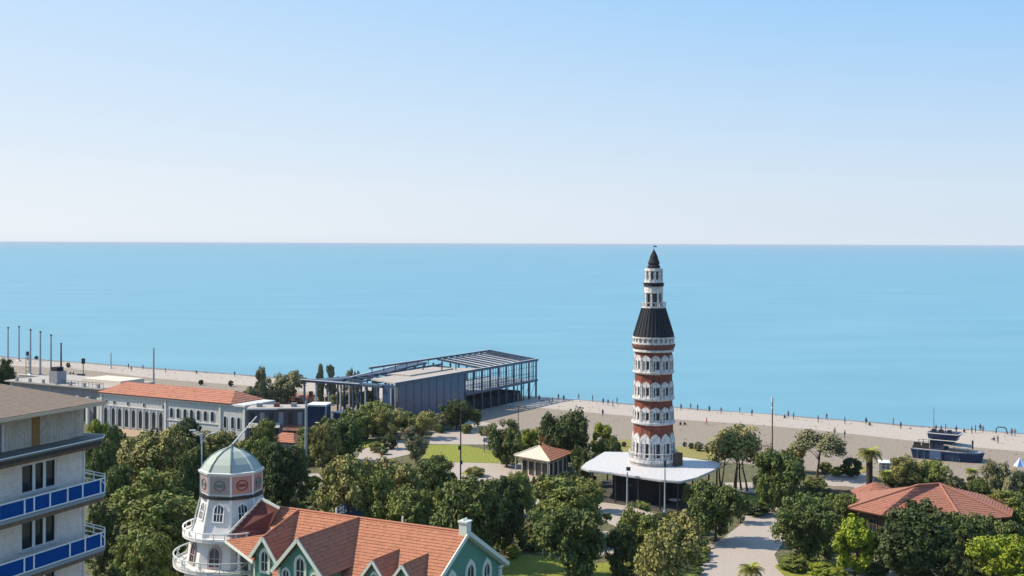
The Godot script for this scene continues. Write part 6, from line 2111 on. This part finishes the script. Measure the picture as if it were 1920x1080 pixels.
func person_meshes() -> Array:
	var stand := [
		[Vector3(0, 1.62, 0.02), Vector3(0, 1.68, 0.0), 0.095, 0.1], [Vector3(0, 1.42, 0), Vector3(0, 1.6, 0.01), 0.06, 0.055],
		[Vector3(0, 1.0, 0), Vector3(0, 1.32, 0), 0.14, 0.15], [Vector3(-0.15, 1.38, 0), Vector3(0.15, 1.38, 0), 0.075, 0.075],
		[Vector3(-0.21, 1.36, 0), Vector3(-0.25, 1.1, -0.02), 0.05, 0.042], [Vector3(-0.25, 1.1, -0.02), Vector3(-0.23, 0.82, 0.06), 0.04, 0.04],
		[Vector3(0.21, 1.36, 0), Vector3(0.25, 1.1, -0.02), 0.05, 0.042], [Vector3(0.25, 1.1, -0.02), Vector3(0.22, 0.82, 0.08), 0.04, 0.04],
		[Vector3(-0.09, 0.92, 0), Vector3(-0.1, 0.5, 0.02), 0.09, 0.062], [Vector3(-0.1, 0.5, 0.02), Vector3(-0.11, 0.07, 0), 0.058, 0.045], [Vector3(-0.11, 0.05, 0), Vector3(-0.12, 0.05, 0.14), 0.045, 0.04],
		[Vector3(0.09, 0.92, 0), Vector3(0.1, 0.5, 0.02), 0.09, 0.062], [Vector3(0.1, 0.5, 0.02), Vector3(0.11, 0.07, 0), 0.058, 0.045], [Vector3(0.11, 0.05, 0), Vector3(0.12, 0.05, 0.14), 0.045, 0.04]]
	var walk := stand.duplicate(true)
	walk[4] = [Vector3(-0.21, 1.36, 0), Vector3(-0.24, 1.1, 0.12), 0.05, 0.042]
	walk[5] = [Vector3(-0.24, 1.1, 0.12), Vector3(-0.22, 0.88, 0.3), 0.04, 0.04]
	walk[6] = [Vector3(0.21, 1.36, 0), Vector3(0.24, 1.1, -0.14), 0.05, 0.042]
	walk[7] = [Vector3(0.24, 1.1, -0.14), Vector3(0.23, 0.84, -0.2), 0.04, 0.04]
	walk[8] = [Vector3(-0.09, 0.92, 0), Vector3(-0.1, 0.5, -0.1), 0.09, 0.062]
	walk[9] = [Vector3(-0.1, 0.5, -0.1), Vector3(-0.1, 0.1, -0.36), 0.058, 0.045]
	walk[10] = [Vector3(-0.1, 0.08, -0.36), Vector3(-0.1, 0.05, -0.24), 0.045, 0.04]
	walk[11] = [Vector3(0.09, 0.92, 0), Vector3(0.1, 0.5, 0.2), 0.09, 0.062]
	walk[12] = [Vector3(0.1, 0.5, 0.2), Vector3(0.1, 0.08, 0.28), 0.058, 0.045]
	walk[13] = [Vector3(0.1, 0.05, 0.28), Vector3(0.1, 0.05, 0.42), 0.045, 0.04]
	var sit := [
		[Vector3(0, 0.82, 0.02), Vector3(0, 0.88, 0.0), 0.095, 0.1], [Vector3(0, 0.62, 0), Vector3(0, 0.8, 0.01), 0.06, 0.055],
		[Vector3(0, 0.16, -0.05), Vector3(0, 0.52, 0), 0.14, 0.15], [Vector3(-0.15, 0.58, 0), Vector3(0.15, 0.58, 0), 0.075, 0.075],
		[Vector3(-0.21, 0.56, 0), Vector3(-0.26, 0.36, 0.14), 0.05, 0.042], [Vector3(-0.26, 0.36, 0.14), Vector3(-0.14, 0.42, 0.36), 0.04, 0.04],
		[Vector3(0.21, 0.56, 0), Vector3(0.26, 0.36, 0.14), 0.05, 0.042], [Vector3(0.26, 0.36, 0.14), Vector3(0.14, 0.42, 0.36), 0.04, 0.04],
		[Vector3(-0.1, 0.12, 0), Vector3(-0.13, 0.46, 0.36), 0.09, 0.062], [Vector3(-0.13, 0.46, 0.36), Vector3(-0.13, 0.06, 0.55), 0.055, 0.045],
		[Vector3(0.1, 0.12, 0), Vector3(0.13, 0.46, 0.36), 0.09, 0.062], [Vector3(0.13, 0.46, 0.36), Vector3(0.13, 0.06, 0.55), 0.055, 0.045]]
	var sk := Color(0.30, 0.18, 0.12)
	return [
		figure(stand, Color(0.05, 0.08, 0.14), Color(0.05, 0.05, 0.06), sk, 0.98, 1.46), figure(walk, Color(0.14, 0.10, 0.08), Color(0.05, 0.07, 0.13), sk, 0.98, 1.46),
		figure(sit, Color(0.03, 0.03, 0.035), Color(0.03, 0.03, 0.05), sk, 0.2, 0.66), figure(stand, sk, Color(0.05, 0.03, 0.1), sk, 0.98, 1.2),
		figure(walk, Color(0.5, 0.05, 0.04), Color(0.42, 0.06, 0.05), sk, 0.98, 1.46), figure(walk, Color(0.45, 0.45, 0.45), Color(0.05, 0.05, 0.07), sk, 0.98, 1.46)]


func people() -> void:
	var ms := person_meshes()
	var bodies := []
	for m in ms:
		bodies.append(m)
	# kind: 0 standing dark, 1 walking dark, 2 sitting, 3 bather, 4 red, 5 pale shirt
	for p in [
		[Vector3(7.06, -0.03, -305), 0, "person standing alone on the shingle just right of the steel building's end", 0.0],
		[Vector3(9.47, 0, -299.76), 5, "person in pale shirt walking below the water's edge right of the steel building", 2.3],
		[Vector3(10.27, 0, -299.78), 1, "person in dark clothes walking right behind the pale-shirted one", 4.6],
		[Vector3(12.06, -0.15, -308.12), 3, "bather standing at the water right of the walking pair", 0.6],
		[Vector3(13.33, -0.12, -305.84), 0, "person standing at the water left of the brown flag-like tree tops", 2.9],
		[Vector3(17.31, -0.25, -309.01), 1, "person walking along the water above the dark round tree", 5.2],
		[Vector3(20.66, -0.2, -305.6), 0, "lone figure at the water between the dark round tree and the tower", 1.2],
		[Vector3(22.94, -0.11, -299.96), 0, "tall dark figure at the water nearest the tower on its left side", 3.5],
		[Vector3(23.97, -0.08, -297.78), 1, "person walking just right of the tall dark figure left of the tower", 5.8],
		[Vector3(24.98, -0.05, -295.63), 3, "bather on the shingle close to the left side of the tower", 1.9],
		[Vector3(26.55, -0.18, -301.6), 0, "last figure at the water before the tower's left edge", 4.2],
		[Vector3(21.21, 0, -278.74), 0, "person in black standing in the middle of the beach left of the tower", 0.2],
		[Vector3(40.99, -0.12, -289.92), 0, "dark figure at the water closest to the tower's right side", 2.5],
		[Vector3(43.52, -0.17, -291.33), 1, "second figure along the water right of the tower, mid-stride", 4.8],
		[Vector3(44.9, -0.15, -289.33), 0, "third figure along the water right of the tower", 0.8],
		[Vector3(47.25, -0.12, -286.44), 0, "fourth figure along the water, above the person in red", 3.1],
		[Vector3(49.56, -0.09, -283.6), 1, "dark figure walking at the water, fifth right of the tower", 5.4],
		[Vector3(54.07, -0.15, -284.15), 0, "figure at the water left of the tall brown and white pole", 1.4],
		[Vector3(56.21, -0.1, -280.34), 0, "figure at the water, nearest the tall pole on its left", 3.7],
		[Vector3(37.39, 0, -265.22), 2, "left one of two seated on the shingle right of the tower", 6.0],
		[Vector3(38.22, 0, -265.24), 2, "right one of two seated on the shingle right of the tower", 2.0],
		[Vector3(43.19, 0, -265.36), 4, "person in red walking across the beach right of the tower", 4.3],
		[Vector3(63.1, -0.12, -277.19), 2, "person sitting at the water just right of the tall pole", 0.4],
		[Vector3(64.22, -0.15, -278.31), 3, "bather standing at the water beside the sitting person by the pole", 2.7],
		[Vector3(64.79, -0.1, -275.45), 0, "dark figure at the water, third right of the tall pole", 5.0],
		[Vector3(69.1, -0.05, -270.27), 0, "figure standing on the shingle above the flat-crowned tree's left side", 1.0],
		[Vector3(72.1, -0.16, -274.39), 1, "figure walking at the water above the flat-crowned tree", 3.3],
		[Vector3(67.69, 0, -251.19), 1, "person walking on the pale sand above the flat-crowned tree's top", 5.6],
		[Vector3(74.51, -0.07, -268.14), 0, "tall figure at the water right of the flat-crowned tree", 1.6],
		[Vector3(69.05, 0, -248.47), 0, "person standing at the edge of the dark sand right of the flat-crowned tree", 3.9],
		[Vector3(79.16, -0.11, -267.76), 0, "dark figure at the water straight above the thick palm", 6.2],
		[Vector3(79.35, -0.08, -265.98), 2, "person sitting at the water right above the thick palm", 2.2],
		[Vector3(84.87, -0.15, -266.6), 3, "bather at the water left of the pair nearest the bar's mast", 4.5],
		[Vector3(84.81, -0.05, -261.32), 0, "tall dark figure on the shingle left of the bar's mast", 0.5],
		[Vector3(90.92, -0.03, -256.91), 1, "person walking at the water just right of the bar's mast", 2.8],
		[Vector3(91.8, -0.03, -256.18), 0, "figure seen above the bar's upper deck", 5.1],
		[Vector3(93.38, -0.08, -258.02), 3, "bather at the water above the bar's upper deck", 1.2],
		[Vector3(94.81, -0.05, -255.68), 0, "slim figure at the water right of the bar's upper deck", 3.5],
		[Vector3(96.91, -0.1, -256.73), 2, "person sitting by the water right of the bar", 5.8],
		[Vector3(97.92, -0.08, -255.2), 0, "dark figure at the water above the rolled flag", 1.8],
		[Vector3(99.41, -0.13, -257), 3, "bather beside the dark figure above the rolled flag", 4.1],
		[Vector3(101.52, -0.22, -259.79), 0, "tall figure at the water left of the arched frame", 0.1],
		[Vector3(100.74, -0.13, -256.32), 1, "person walking just left of the arched frame", 2.4],
		[Vector3(98.89, 0, -245.77), 2, "person sitting on pale shingle below the arched frame", 4.7],
		[Vector3(98.32, 0, -242.47), 0, "person standing beside the sitting one below the arched frame", 0.7],
		[Vector3(105.41, -0.11, -252.77), 3, "bather right of the arched frame at the water", 3.0],
		[Vector3(105.77, -0.1, -252.01), 1, "last person along the water at the right edge", 5.3],
		[Vector3(-163.14, -0.07, -404.62), 0, "dark figure at the water behind the third flagpole", 1.3],
		[Vector3(-133.13, 0, -362.15), 2, "left one of two sitting on the sand right of the flagpoles", 3.6],
		[Vector3(-132.17, 0, -362.18), 2, "right one of two sitting on the sand right of the flagpoles", 5.9],
		[Vector3(-135.88, 0, -380.66), 0, "tall dark figure at the water above the grey colonnade building", 2.0],
		[Vector3(-121.32, -0.06, -380.11), 0, "dark figure at the water above the hall roof's left end", 4.3],
		[Vector3(-117.82, 0, -371.74), 1, "person walking beside the dark figure above the hall roof's left end", 0.3],
		[Vector3(-115.84, -0.06, -377.11), 0, "lone figure at the water left of the tall grey pole behind the hall", 2.6],
		[Vector3(-105.6, 0, -366.05), 3, "bather at the water right of the tall grey pole behind the hall", 4.9],
		[Vector3(-96.45, -0.08, -367.13), 2, "person sitting at the water above the middle of the hall roof", 0.9],
		[Vector3(-82.74, -0.07, -358.65), 0, "figure at the water above the hall roof's right end", 3.2],
		]:
		var o := thing("person", p[2], "person", p[0], p[3], "people on the beach")
		part("body", bodies[p[1]], M.cloth, o, Transform3D(Basis().scaled(Vector3.ONE * 0.93), Vector3.ZERO))
